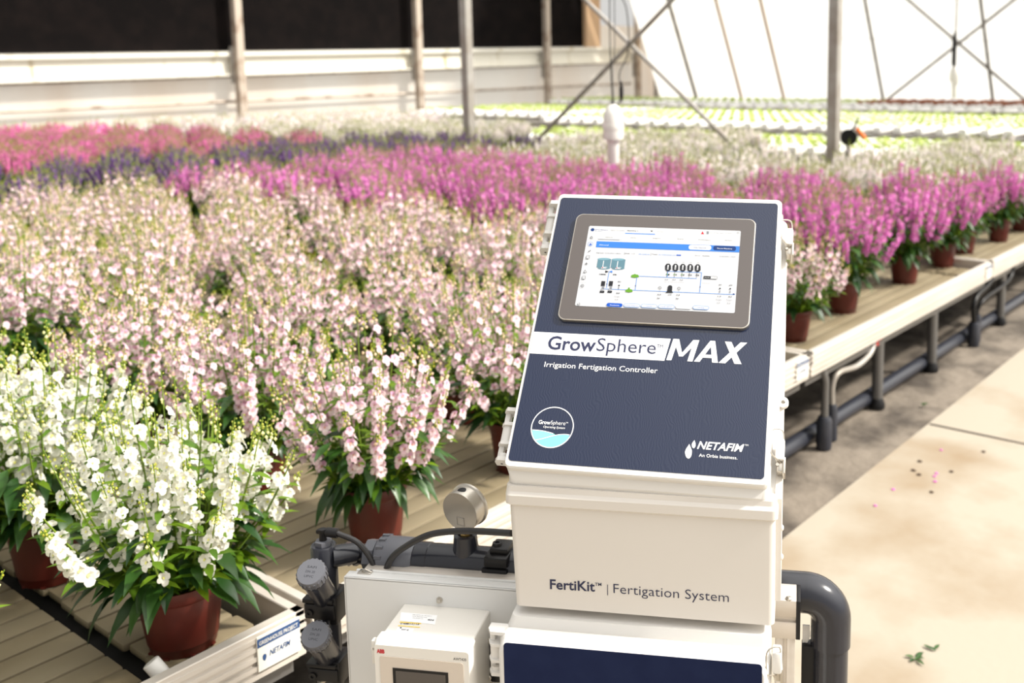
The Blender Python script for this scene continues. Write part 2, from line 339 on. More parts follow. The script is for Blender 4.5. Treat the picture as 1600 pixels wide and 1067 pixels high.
# ------------------------------------------------------------------ hydroponic tables beyond the flowers
rl = random.Random(11)
def lettuce_mesh(seed, n=9, r=.09):
    q = random.Random(seed); mb = MB()
    for i in range(n):
        a = 2*math.pi*i/n+q.uniform(-.3, .3); L = r*q.uniform(.8, 1.15); w_ = L*.45; up = q.uniform(.4, 1.1); c, s_ = math.cos(a), math.sin(a)
        P = lambda t, u, z: (c*L*t-s_*w_*u, s_*L*t+c*w_*u, z*L)
        mb.add([P(0, -.2, 0), P(0, .2, 0), P(.55, 1, .45*up), P(.6, 0, .3*up), P(.55, -1, .45*up), P(1.1, .5, .8*up), P(1.1, -.5, .8*up)], [(0, 1, 2, 3), (0, 3, 4), (3, 2, 5), (3, 6, 4), (3, 5, 6)], 0, True)
    return mb
LM = [lettuce_mesh(i, 8, .068).mesh('lettuce', ['lettuce']) for i in range(4)]
RM = [lettuce_mesh(20+i, 11).mesh('lettuce', ['redleaf']) for i in range(2)]
let_spots = []
def hydro(name_lab, Xa, Xb, Ya, Yb, z, pitch, lsp, red=False):
    e = empty('growing_table', ((Xa+Xb)/2, (Ya+Yb)/2, 0), label=name_lab, cat='growing table')
    mb = MB(); hx = (Xb-Xa)/2; hy = (Yb-Ya)/2
    mb.tube([(-hx, -hy, z-.13), (-hx, hy, z-.13)], .035, 8); mb.tube([(hx, -hy, z-.13), (hx, hy, z-.13)], .035, 8)
    k = int((Yb-Ya)/2.5)
    for j in range(k+1):
        y = -hy+2*hy*j/k
        mb.tube([(-hx, y, 0), (-hx, y, z-.13)], .025, 8); mb.tube([(hx, y, 0), (hx, y, z-.13)], .025, 8)
    mb.build('frame', 'steel', e)
    n = int((Yb-Ya)/pitch)
    g0 = MB()
    L = Xb-Xa-.02
    g0.prism([(-L/2, -.055, -.08), (-L/2, .055, -.08), (-L/2, .062, -.03), (-L/2, .05, 0), (-L/2, -.05, 0), (-L/2, -.062, -.03)], (L, 0, 0))
    gm = g0.mesh('gully', ['gully'])
    for j in range(n):
        y = Ya+pitch*(j+.5)
        o = link('gully', gm, e); o.location = (0, y-(Ya+Yb)/2, z)
        for i in range(int((Xb-Xa)/lsp)):
            x = Xa+lsp*(i+.5+.5*(j % 2)); 
            if x < Xb-.05: let_spots.append((x, y, z, red and y < 9.5))
hydro('low white growing table with green lettuce nearest behind the flowers', 11.3, 13.4, 3.0, 11.6, .72, .26, .30)
hydro('wide white growing table with green lettuce behind the grey rail', 14.0, 18.4, 3.6, 13.0, .84, .32, .36)
hydro('white growing table with green lettuce before the far corner', 15.4, 19.4, 13.6, 18.4, .84, .32, .36)
hydro('far white growing table below the white film wall', 20.5, 23.6, 4.5, 18.6, .92, .36, .40, True)
def inframe(x, y, z, mg=20):
    c = CM.T@(np.array([x, y, z])-C0)
    if c[2] > -.1: return False
    px = XP+F*c[0]/-c[2]; return -mg < px < 1600+mg
let_spots = [s for s in let_spots if inframe(*s[:3]) and onz(700, 200, 1) is not None]
let_spots.sort(key=lambda s: s[0]**2+s[1]**2)
green = [s for s in let_spots if not s[3]]; red = [s for s in let_spots if s[3]]
for i, s in enumerate(green[:300]):
    o = link('lettuce', LM[i % 4]); o.location = (s[0], s[1], s[2]-.005); o.rotation_euler = (0, 0, rl.uniform(0, 6)); k = rl.uniform(.85, 1.15); o.scale = (k, k, k)
    tag(o, 'small light green lettuce in a white channel behind the flower bench', 'lettuce', 'light green lettuces in the white channels')
mb = MB(); tpl = [lettuce_mesh(40+i, 6, .075) for i in range(3)]
for i, s in enumerate(green[300:]):
    t = tpl[i % 3]; a = rl.uniform(0, 6); c, s_ = math.cos(a), math.sin(a)
    mb.add([(s[0]+v[0]*c-v[1]*s_, s[1]+v[0]*s_+v[1]*c, s[2]+v[2]) for v in t.v], t.f, 0, True)
mb.build('lettuce_crop', 'lettuce', label='light green lettuce crop covering the farther white tables', cat='lettuce crop', kind='stuff')
for i, s in enumerate(red[:290]):
    o = link('red_lettuce', RM[i % 2]); o.location = (s[0], s[1], s[2]-.005); o.rotation_euler = (0, 0, rl.uniform(0, 6))
    tag(o, 'small reddish lettuce on the far white table under the film wall', 'lettuce', 'reddish lettuces at the right end of the far table')

# ------------------------------------------------------------------ benches
TL_ = 2.484; BX = [3.714-2*TL_+TL_*i for i in range(7)]     # left ends of the trays
ZT = .5; ZS = .45
def tray_mesh():
    f = MB(); L = TL_-.016
    # ribbed front rail with its lower flange cut short at the ends
    f.box((0, 0, ZT-.062), (L, .028, ZT), bev=.002, seg=1); f.box((.0, .004, ZT-.112), (L-.024, .028, ZT-.06), bev=.002, seg=1)
    for k, z in enumerate((ZT-.016, ZT-.036, ZT-.058, ZT-.080, ZT-.100)): f.box((0 if k < 3 else 0, -.0045, z-.006), ((L if k < 3 else L-.024), .004, z+.004))
    f.box((0, 0, ZT-.11), (.024, 2.0, ZT), bev=.002, seg=1); f.box((L-.024, 0, ZT-.11), (L, 2.0, ZT), bev=.002, seg=1); f.box((0, 1.975, ZT-.11), (L, 2.0, ZT))
    fm = f.mesh('tray_frame', ['alu_face'])
    g = MB()
    xa, xb, xc = .03, L-.315, L-.05
    y = .032; k = 0
    while y < 1.97:
        y2 = min(y+.074, 1.974); j = (k*37 % 5)*.003
        g.box((xa, y, ZS-.02), (xb+.0, y2, ZS), bev=.006, seg=2); g.box((xb+.034+j, y, ZS-.02), (xc-j, y2, ZS), bev=.006, seg=2); y += .08; k += 1
    sm = g.mesh('slats', ['slat'])
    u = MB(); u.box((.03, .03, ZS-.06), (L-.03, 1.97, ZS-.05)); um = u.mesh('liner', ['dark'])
    return fm, sm, um
fm, sm, um = tray_mesh()
def sign_mesh():
    s = MB(); s.box((TL_-.125, -.0085, ZT-.088), (TL_-.02, -.0045, ZT-.008), 0); s.box((TL_-.125, -.009, ZT-.033), (TL_-.02, -.0085, ZT-.013), 1)
    up = Vector((0, 0, 1)); y = -.0095
    put_text(s, 'GREENHOUSE PROJECT', (TL_-.121, y, ZT-.028), (TL_-.025, y, ZT-.028), .009, up, 0, .01)
    put_text(s, 'NETAFIM', (TL_-.098, y+.0005, ZT-.062), (TL_-.045, y+.0005, ZT-.062), .012, up, 1, .03, .3)
    s.poly([(TL_-.110+.006*math.sin(a)*(.6+.4*math.cos(a/2)**2), y+.0005, ZT-.060+.008*math.cos(a)) for a in np.linspace(0, 5.9, 12)][::-1], 1)
    return s.mesh('sign', ['signwhite', 'signblue'])
sg = sign_mesh()
tl = ['bench tray at the lower left carrying the white pot plants, with a sign', 'bench tray behind the grey pipes with a bright rail edge',
      'bench tray right of the controller, its front rail beside two grey risers', 'far bench tray at the right edge above the black curved hoses', 'farthest front bench tray beyond the right edge']
lm = MB(); lm.tube([(0, 0, 0), (0, 0, ZT-.155)], .028, 14); lmm = lm.mesh('leg', ['legsteel'])
ft = MB(); ft.lathe((0, 0, 0), (0, 0, 1), [(.042, 0), (.042, .02), (.03, .05)], 14); ftm = ft.mesh('foot', ['black'])
brm = MB()
brm.box((.02, .035, ZT-.16), (TL_-.03, .085, ZT-.112))
brm = brm.mesh('bearer', ['legsteel'])
LEGX = {0: (.5, 1.45), 1: (.26, 1.7), 2: (.863, 1.623), 3: (.41, 1.7), 4: (.41, 1.7), 5: (.41, 1.7)}
ORD = ['first', 'second', 'third', 'fourth', 'fifth', 'sixth', 'seventh', 'eighth', 'ninth', 'tenth', 'eleventh', 'twelfth', 'thirteenth', 'fourteenth', 'fifteenth', 'sixteenth', 'seventeenth', 'eighteenth', 'nineteenth',
       'twentieth'] + ['twenty-'+o for o in ('first', 'second', 'third', 'fourth', 'fifth', 'sixth', 'seventh', 'eighth', 'ninth')] + ['thirtieth', 'thirty-first', 'thirty-second', 'thirty-third', 'thirty-fourth']
TR = []
for r_ in range(9):
    for i in range(6):
        y = 1.868+r_*2.02; x = BX[i]
        if i == 4 and r_ in (1, 3): continue       # the steel posts stand there
        if i == 5 and r_ < 6: continue
        if r_ == 8: continue
        if not (inframe(x, y, .5, 200) or inframe(x+TL_, y, .5, 200) or inframe(x+TL_, y+2, .5, 200)): continue
        TR.append((x, y, x+TL_, y+2.0)); nth = sum(1 for t in TR if abs(t[1]-y) < .1)
        e = empty('bench_tray', (x+.008, y, 0), label=(tl[i] if r_ == 0 else 'slatted bench tray under the flowers, %s row from the aisle, %s from the left' % (ORD[r_], ORD[nth-1])), cat='bench tray', group='slatted bench trays')
        link('tray_frame', fm, e); link('slats', sm, e); link('liner', um, e); link('bearer', brm, e); link('bearer', brm, e).location = (0, 1.815, 0)
        for lx in (LEGX[i] if r_ == 0 else (.5, 1.9)):
            for ly in (.06, 1.87): o = link('leg', lmm, e); o.location = (lx, ly, 0); link('foot', ftm, o)
        if r_ == 0 and i in (0, 1, 2, 3): link('sign', sg, e, label='blue and white sign plate').location = (-.016, 0, 0)
# drain pipe on the ground, risers, hoses
mb = MB(); mb.tube([(2.2, 1.985, .045), (8.8, 1.965, .045)], .036, 14); mb.build('drain_pipe', 'darkpipe', label='long dark pipe lying on the ground cloth under the bench edge', cat='pipe')
for k, (X, l) in enumerate(((3.93, 'pair of grey risers under the bench rail right of the controller'), (5.99, 'pair of dark risers on the ground pipe near the far leg'))):
    e = empty('riser_pipe', (X, 1.9, 0), label=l, cat='pipe'); z = .15
    mb = MB(); mb.lathe((0, 0, 0), (0, 0, 1), [(.034, 0), (.036, .02), (.036, .13), (.028, .15)], 14); mb.lathe((.12, .02, 0), (0, 0, 1), [(.026, 0), (.026, .15), (.02, .17)], 12); mb.build('socket', 'darkpipe', e)
    if k == 0:
        mb = MB(); mb.tube(bez([(0, 0, .12), (0, 0, .25), (-.005, 0, .33), (-.03, .02, .40), (-.09, .06, .45)], 8), .018, 12); mb.build('riser', 'legsteel', e)
        mb = MB(); mb.tube(bez([(.12, .02, .14), (.12, .02, .26), (.17, .01, .31), (.34, -.0, .30), (.50, 0, .33), (.565, .01, .40)], 10), .0135, 12); mb.build('hose', 'steel', e)
        mb = MB(); mb.box((.54, -.02, .375), (.59, .04, .40), bev=.005); mb.tube([(.565, .01, .35), (.565, .01, .39)], .02, 10); mb.build('clamp', 'red', e, label='red hose clamp')
    else:
        mb = MB(); mb.tube(bez([(0, 0, .12), (-.02, 0, .25), (.05, 0, .31), (.25, 0, .34), (.45, 0, .41), (.7, .01, .44)], 8), .016, 12); mb.tube(bez([(.12, .02, .14), (.12, .02, .2), (.2, 0, .26), (.6, 0, .28), (.75, 0, .32), (.8, 0, .42)], 8), .013, 12); mb.build('hose', 'black', e)
mb = MB(); mb.tube(bez([(4.6, 2.5, .05), (3.9, 2.35, .04), (3.5, 2.5, .03), (3.2, 3.2, .02)], 10), .014, 10); mb.build('drip_hose', 'black', label='thin black hose lying on the ground cloth under the bench', cat='hose')
# white pipe end between pot and slats
e = empty('pipe_stub', (.945, 1.955, ZS), label='short white pipe end with black collar on the slats beside the white pot plant', cat='pipe')
a = onY(235, 1034, 1.95)-Vector(e.location); b = onY(256, 1058, 1.93)-Vector(e.location); dv = (b-a)
mb = MB(); mb.lathe(a, dv, [(.0155, 0), (.0175, .002), (.0175, .03), (.016, .055)], 16); mb.build('pipe', 'wpvc', e)
mb = MB(); mb.lathe(a+dv.normalized()*.052, dv, [(.0175, 0), (.0185, .004), (.0185, .05), (.016, .12)], 16); mb.build('collar', 'black', e)
# fallen petals and weeds on the concrete
pc = [(4.03, 1.49), (4.21, 1.46), (3.92, 1.475), (3.91, 1.38), (3.945, 1.385), (4.0, 1.34), (3.89, 1.44), (3.685, 1.47), (3.5, 1.467), (3.75, 1.334), (4.3, 1.3), (3.86, 1.36)]
pl = ['dark', 'magenta', 'dark', 'magenta', 'magenta', 'dark', 'dark', 'magenta', 'magenta', 'dark', 'dark', 'magenta']
for i, (x, y) in enumerate(pc):
    mb = MB(); rr = random.Random(i); r0 = rr.uniform(.006, .011)
    mb.lathe((0, 0, 0), (rr.uniform(-.2, .2), rr.uniform(-.2, .2), 1), [(r0, .0), (r0*1.1, .003), (r0*.5, .006), (0, .005)], 7)
    o = mb.build('fallen_petal', PET['magenta'][1] if pl[i] == 'magenta' else 'soil', label=('tiny fallen magenta petal lying on the pale concrete' if pl[i] == 'magenta' else 'tiny dried brown petal lying on the pale concrete'), cat='petal', group='fallen magenta petals' if pl[i] == 'magenta' else 'dried brown petals'); o.location = (x, y, .0)
def leaf(mb, p, d, n, L, W_, m=0, bend=.25, seg=3):
    """a lanceolate folded leaf starting at p along d, surface normal about n"""
    p = Vector(p); d = Vector(d).normalized(); s_ = d.cross(Vector(n)).normalized(); n = s_.cross(d)
    V = [p]; prof = {3: (.75, 1., .6), 2: (1., .8), 4: (.6, 1, .95, .5)}[seg]
    for i in range(seg):
        t = (i+1)/(seg+1); c = p+d*L*t-n*(bend*L*t*t)
        V += [c+s_*W_*.5*prof[i]+n*W_*.12, c, c-s_*W_*.5*prof[i]+n*W_*.12]
    V.append(p+d*L-n*bend*L); k = len(V)-1; Fc = [(0, 2, 1), (0, 3, 2)]
    for i in range(seg-1):
        a = 1+3*i; Fc += [(a, a+1, a+4, a+3), (a+1, a+2, a+5, a+4)]
    a = 1+3*(seg-1); Fc += [(a, a+1, k), (a+1, a+2, k)]
    mb.add(V, Fc, m, True)
for i, ((x, y), l) in enumerate((((2.61, .96), 'small green weed clump on the concrete at the lower right'), ((2.68, .93), 'single green sprig on the concrete beside the weed clump'), ((4.75, 1.75), 'green sprig on the ground cloth at the foot of the bench leg'))):
    mb = MB(); rr = random.Random(i+50)
    for k in range(7 if i != 1 else 3): a = rr.uniform(0, 6.28); leaf(mb, (rr.uniform(-.01, .01), rr.uniform(-.01, .01), .002), (math.cos(a), math.sin(a), .4), (0, 0, 1), rr.uniform(.02, .035), .012)
    o = mb.build('weed', 'leafdark', label=l, cat='weed'); o.location = (x, y, 0)

# ------------------------------------------------------------------ potted flowers
def pot_mesh():
    p = MB(); h = .152
    p.lathe((0, 0, 0), (0, 0, 1), [(.064, .0), (.066, .004), (.069, .02), (.071, .022), (.084, h-.03), (.086, h-.028), (.0885, h-.024), (.091, h), (.087, h), (.084, h-.03), (.08, h-.03)], 32)
    for k in range(8):
        a = k*math.pi/4; p.box((.062*math.cos(a)-.006, .062*math.sin(a)-.006, 0), (.062*math.cos(a)+.006, .062*math.sin(a)+.006, .004))
    return p.mesh('pot', ['pot'])
def soil_mesh():
    p = MB(); p.lathe((0, 0, 0), (0, 0, 1), [(.082, .118), (.05, .128), (0, .13)], 20); return p.mesh('soil', ['soil'])
def flower(mb, p, n, up, s, full=True):
    """two small upper lobes, three broader lower lobes around a throat"""
    n = n.normalized(); r = n.cross(up).normalized(); u = r.cross(n).normalized()
    P = lambda x, y, z: p+r*(x*s)+u*(y*s)+n*(z*s)
    if full:
        for (a, L, W_, m) in ((50, .50, .42, 0), (130, .50, .42, 0), (188, .62, .46, 1), (352, .62, .46, 1), (270, .70, .58, 1)):
            c, s_ = math.cos(math.radians(a)), math.sin(math.radians(a))
            Q = lambda t, w_, z: P(c*t-s_*w_, s_*t+c*w_, z)
            mb.add([Q(.06, -.08, -.12), Q(.06, .08, -.12), Q(L*.55, W_*.58, .05), Q(L*.92, W_*.36, .0), Q(L, 0, -.06), Q(L*.92, -W_*.36, .0), Q(L*.55, -W_*.58, .05), Q(L*.5, 0, .02)],
                   [(0, 1, 7), (1, 2, 7), (2, 3, 7), (3, 4, 7), (4, 5, 7), (5, 6, 7), (6, 0, 7)], m, True)
        mb.add([P(-.1, .06, -.03), P(.1, .06, -.03), P(.07, -.12, .03), P(-.07, -.12, .03)], [(0, 1, 2, 3)], 2)
    else:
        mb.add([P(0, 0, -.1), P(.55, .4, .0), P(0, .5, .05), P(-.55, .4, 0), P(-.6, -.35, 0), P(0, -.72, 0), P(.6, -.35, 0)], [(0, 1, 2), (0, 2, 3)], 0, True)
        mb.add([P(0, 0, -.1), P(-.55, .4, 0), P(-.6, -.35, 0), P(0, -.72, 0), P(.6, -.35, 0), P(.55, .4, 0)], [(0, 1, 2), (0, 2, 3), (0, 3, 4), (0, 4, 5)], 1, True)
def octa(mb, p, r, m=0, e=1.0):
    V = [p+Vector(v)*r for v in ((1, 0, 0), (0, 1, 0), (-1, 0, 0), (0, -1, 0), (0, 0, e), (0, 0, -e))]
    mb.add(V, [(0, 1, 4), (1, 2, 4), (2, 3, 4), (3, 0, 4), (1, 0, 5), (2, 1, 5), (3, 2, 5), (0, 3, 5)], m, True)
def plant(seed, stems=52, full=True, fs=.028, R=.27, spread=1.0, dens=1.0, tall=1.0):
    q = random.Random(seed); fo = MB(); bl = MB(); bd = MB(); lf = MB()
    ga = math.pi*(3-math.sqrt(5))
    for i in range(stems):
        t = math.sqrt((i+.5)/stems); a = i*ga+q.uniform(-.25, .25)
        rad = R*t*q.uniform(.88, 1.08); top = (.205+.30*math.sqrt(max(0, 1-(t*.93)**2)))*q.uniform(.9, 1.1)*tall+.04
        c, s_ = math.cos(a), math.sin(a)
        b = Vector((c*.05*t, s_*.05*t, .13)); e = Vector((c*rad, s_*rad, top)); mid = Vector((c*rad*.72, s_*rad*.72, .13+(top-.13)*.5))
        pts = [b, b.lerp(mid, .5)+Vector((c, s_, 0))*.01, mid, mid.lerp(e, .5)+Vector((c*.3, s_*.3, 0))*.012, e]
        fo.tube(pts, [.003, .0028, .0024, .0018, .0010], 4 if full else 3, 0, False)
        cur = bez(pts, 5); n = len(cur)-1
        def at(u): x = u*n; k = min(int(x), n-1); return cur[k].lerp(cur[k+1], x-k)
        L = sum((cur[k+1]-cur[k]).length for k in range(n))
        # leaves along the lower half
        for k in range(11 if full else 4):
            u = .08+.66*k/(11 if full else 4)+q.uniform(0, .05); an = k*2.4+q.uniform(0, 1); p = at(u)
            d = Vector((math.cos(an), math.sin(an), q.uniform(-.1, .6)))+Vector((c, s_, 0))*.5
            l_ = (.066-.03*u)*q.uniform(.8, 1.25); leaf(lf, p, d, (0, 0, 1), l_, l_*.30, 0, .2, 2)
        # blossoms along the upper part, facing out
        nf = int((q.choice((3, 7, 11, 15, 17)) if full else 7)*dens*(.65+.5*t if t < .75 else 1))
        u0 = .46+q.uniform(-.05, .08); u1 = q.uniform(.80, .93)
        for k in range(nf):
            u = u0+(u1-u0)*k/max(nf, 1); an = k*2.1+q.uniform(-.4, .4); p = at(u)
            d = Vector((math.cos(an), math.sin(an), .35))+Vector((c, s_, 0))*.75*t+Vector((0, 0, .25*(1-t)))
            sz = fs*q.uniform(.8, 1.1)*(1-.25*(u-u0)/(u1-u0)); d.normalize(); o = p+d*sz*.55
            flower(bl, o, d, Vector((0, 0, 1)), sz, full)
            if full and k % 2: leaf(lf, p, Vector((d.x, d.y, -.1)), (0, 0, 1), .018, .007, 0, .1, 2)
        # round buds up to the tip
        nb = 9 if full else 4
        for k in range(nb):
            u = u1+(1-u1)*k/nb; an = k*2.4; p = at(min(u, .999)); rr = .0043*(1-.55*k/nb)*(1 if full else 1.6); d = Vector((math.cos(an), math.sin(an), .5)).normalized()
            octa(bd, p+d*(.008*(1-.5*k/nb)), rr, 1 if k < 3 else 0, 1.2)
    # a bushy skirt of bigger leaves over the pot rim
    for k in range(135 if full else 30):
        a = q.uniform(0, 6.283); z = q.uniform(.12, .30); rad = q.uniform(.04, .12)+.30*max(0, z-.13)
        d = Vector((math.cos(a), math.sin(a), q.uniform(-.45, .35) if z < .2 else q.uniform(-.1, .5)))
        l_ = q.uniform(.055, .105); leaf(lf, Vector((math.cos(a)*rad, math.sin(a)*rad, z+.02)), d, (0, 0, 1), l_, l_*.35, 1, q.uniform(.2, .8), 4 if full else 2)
    return fo, lf, bl, bd
POT = pot_mesh(); SOIL = soil_mesh()
PV = {}
for cn, pr in PET.items():
    for k in range(3):
        prm = dict(white=dict(stems=64, fs=.030, R=.285, dens=1.1), pale=dict(stems=58, fs=.029, R=.29, dens=.78), magenta=dict(stems=56, fs=.028, R=.28, dens=1.15, tall=1.0),
                   blush=dict(stems=56, fs=.029, R=.28, dens=1.2), purple=dict(stems=50, fs=.028, R=.28, dens=1.3), rose=dict(stems=50, fs=.028, R=.28, dens=1.3))[cn]
        fo, lf, bl, bd = plant(100+k*7+len(PV), **prm)
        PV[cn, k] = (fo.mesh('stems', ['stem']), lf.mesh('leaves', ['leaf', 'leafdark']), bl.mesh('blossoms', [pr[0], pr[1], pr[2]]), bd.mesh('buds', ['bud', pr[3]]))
spots = []
rp = random.Random(21)
def colour(x, y):
    jx = x+rp.uniform(-.15, .15); jy = y+rp.uniform(-.2, .2)
    if jx < 1.32: return 'white'
    if jx < 4.22 and jy < 7.3: return 'pale'
    if jy < 7.6: return 'magenta' if jx < 6.75 else 'blush'
    if jy < 10.5: return ('purple' if jx < 9 else 'blush') if not (4.6 < jx < 7 and jy < 8.3) else 'magenta'
    return 'rose' if jx < 7.9 else 'blush'
front = [(.475, 2.12), (1.03, 2.04), (1.60, 2.09), (2.18, 2.12), (2.78, 2.13), (3.40, 2.12), (4.03, 2.12), (4.66, 2.16), (5.18, 2.45), (5.52, 2.17), (6.12, 2.16), (6.65, 2.2), (7.25, 2.15), (7.84, 2.15), (8.4, 2.15), (8.95, 2.15)]
fc = ['white', 'white']+['pale']*5+['magenta']*6+['blush']*3
spots = [(x, y, c) for (x, y), c in zip(front, fc)]
def onbench(x, y): return any(t[0]+.07 < x < t[2]-.05 and t[1]+.07 < y < t[3]-.06 or (t[0]+.07 < x < t[2]-.05 and t[1] < y < t[3]+.03) for t in TR)
spots = [(x, y, c, 0) for x, y, c in spots]
y = 2.62; row = 1
while y < 17.8:
    x = -.6+(row % 2)*.25; px_ = .54 if y < 7 else .58
    while x < 14:
        jx, jy = x+rp.uniform(-.07, .07), y+rp.uniform(-.06, .06); x += px_
        if not onbench(jx, jy) or not inframe(jx, jy, .9, 160 if y < 5 else 60): continue
        if y > 13 and jx > y*.9: continue
        spots.append((jx, jy, colour(jx, jy), row))
    y += .52 if y < 7 else .58; row += 1
n0 = len(front)
spots = [q_ for q_ in spots if q_[3] == 0 or not (q_[0] < 1.85 and q_[1] < 3.42)]+[(.99, 2.60, 'white', 1), (.42, 2.68, 'white', 1), (.93, 3.14, 'white', 2), (.38, 3.22, 'white', 2), (1.60, 2.64, 'pale', 1), (1.52, 3.18, 'pale', 2)]
rest = sorted(spots[n0:], key=lambda s: s[0]**2+s[1]**2); spots = spots[:n0]+rest
CN = dict(white='white', blush='blush white', pale='pale pink', magenta='magenta', purple='purple', rose='rose pink')
flab = ['white flowered pot plant cut off by the left edge at the front', 'white flowered plant in a brown pot on the bench corner above the sign', 'pale pink flowered plant in a brown pot right behind the grey pipes',
        'pale pink flowered plant whose dark pot stands left of the controller hinge', 'pale pink flowered plant directly behind the controller, near its left side', 'pale pink flowered plant directly behind the controller',
        'pale pink flowered plant just right of the controller in a brown pot', 'first magenta flowered pot plant right of the controller on the bench edge', 'magenta flowered pot plant set back behind the first bench edge plant',
        'second magenta flowered pot plant on the bench edge, its pot half hidden', 'magenta flowered plant in the brown pot left of the tray joint', 'magenta flowered plant in the small brown pot behind the tray joint',
        'last magenta flowered pot plant on the bench edge toward the right', 'white flowered pot plant at the right edge of the bench', 'white flowered pot plant beyond the right edge of the bench', 'farthest white flowered pot plant on the bench edge']
NIND = 300
def add_pot(i, x, y, c, label, group):
    k = rp.randrange(3); st, lv, bl, bd = PV[c, k]
    e = empty('potted_flower', (x, y, ZS), rp.uniform(0, 6.28), label=label, cat='potted flower', group=group)
    sc = rp.uniform(.94, 1.06); e.scale = (sc, sc, rp.uniform(.96, 1.12)*(1.06 if c == 'magenta' else 1))
    if i == 1: e.scale = (1.04, 1.04, 1.05)
    o = link('pot', POT, e); link('soil', SOIL, e); link('stems', st, e); link('leaves', lv, e); link('blossoms', bl, e); link('buds', bd, e)
for i, (x, y, c, r_) in enumerate(spots[:NIND]):
    g = '%s potted flowers on the bench' % CN[c]
    if i < n0: l = flab[i]
    else:
        k = sorted(q_[0] for q_ in spots[:NIND] if q_[2] == c and q_[3] == r_).index(x)
        l = '%s flower, %s from the left of its colour, %s row from the aisle' % (CN[c], ORD[k], ORD[r_])
    add_pot(i, x, y, c, l, g)
far = spots[NIND:]
tpl = {c: [plant(300+k, stems=22, full=False, fs=.045, R=.27) for k in range(2)] for c in PET}
fm_ = {c: MB() for c in PET}
for i, (x, y, c, r_) in enumerate(far):
    T = tpl[c][i % 2]; a = rp.uniform(0, 6.28); ca, sa = math.cos(a), math.sin(a); mb = fm_[c]
    for src, mo in ((T[1], (0, 0, 0)), (T[2], (1, 2, 3)), (T[3], (4, 4, 4))):
        n = mb.n; mb.v.extend([(x+v[0]*ca-v[1]*sa, y+v[0]*sa+v[1]*ca, ZS+v[2]) for v in src.v]); mb.f.extend([tuple(j+n for j in f) for f in src.f]); mb.m.extend([mo[min(m, 2)] for m in src.m]); mb.sm.extend([True]*len(src.f)); mb.n += len(src.v)
for c, mb in fm_.items():
    if mb.n: mb.build('flower_bed', ['leaf', PET[c][0], PET[c][1], PET[c][2], 'bud'], label='far bed of massed %s flowers under the back wall' % CN[c], cat='flower bed', kind='stuff')
print('plants', len(spots), 'individual', min(NIND, len(spots)), 'max dist', max(math.hypot(s[0], s[1]) for s in spots[:NIND]))
#@@EQUIP
# ------------------------------------------------------------------ irrigation equipment, local frame: x to the right, y away, z up
dl = CM@np.array([(-8800-XP)/F, -(100-YP)/F, -1.]); wv = -dl; wv[2] = 0; wv /= np.linalg.norm(wv)
dvv = np.array([-wv[1], wv[0], 0.])
EO = Vector(C0+ray(1000, 760)*1.5*1.0); EO.z = 0
ROT = math.atan2(wv[1], wv[0]); WV, DV = Vector(wv), Vector(dvv)
def loc(P): q = Vector(P)-EO; return Vector((q@WV, q@DV, q.z)) if False else Vector((q.dot(WV), q.dot(DV), q.z))
CL = loc(C0)
def A(x, y, dd): r = loc(Vector(ray(x, y))+EO); return CL+r*((dd-CL.y)/r.y)          # pixel on the upright plane y = dd
def H(x, y, z): r = loc(Vector(ray(x, y))+EO); return CL+r*((z-CL.z)/r.z)           # pixel on the level plane z
def thing(name, label, cat, group=None): return empty(name, EO, ROT, label=label, cat=cat, group=group)
TH = math.radians(47); RR = .0190
_U = Vector((1, 0, 0)); _V = Vector((0, math.cos(TH), math.sin(TH))); FN = Vector((0, -math.sin(TH), math.cos(TH)))
FO = Vector((-.0103, 0, 1.1013))
FU = _U*math.cos(RR)-_V*math.sin(RR); FV = _V*math.cos(RR)+_U*math.sin(RR)
def FM(p): return FO+FU*p[0]+FV*p[1]+FN*p[2]
def FP(x, y, n=0.):      # pixel on the tilted face -> (u, v, n)
    r = loc(Vector(ray(x, y))+EO); p0 = FO+FN*n; t = (p0-CL).dot(FN)/r.dot(FN); q = CL+r*t-FO
    return Vector((q.dot(FU), q.dot(FV), n))
def rrect(x0, y0, x1, y1, r, n=6):
    o = []
    for cx, cy, a0 in ((x1-r, y1-r, 0), (x0+r, y1-r, 90), (x0+r, y0+r, 180), (x1-r, y0+r, 270)):
        for k in range(n+1): a = math.radians(a0+90*k/n); o.append((cx+r*math.cos(a), cy+r*math.sin(a)))
    return o
def loft(mb, rings, m=0, cap0=True, cap1=True, smooth=False):
    n = len(rings[0]); V = [p for r in rings for p in r]
    mb.add(V, [(i*n+j, i*n+(j+1) % n, (i+1)*n+(j+1) % n, (i+1)*n+j) for i in range(len(rings)-1) for j in range(n)], m, smooth)
    if cap0: mb.add(rings[0], [tuple(range(n))[::-1]], m)
    if cap1: mb.add(rings[-1], [tuple(range(n))], m)

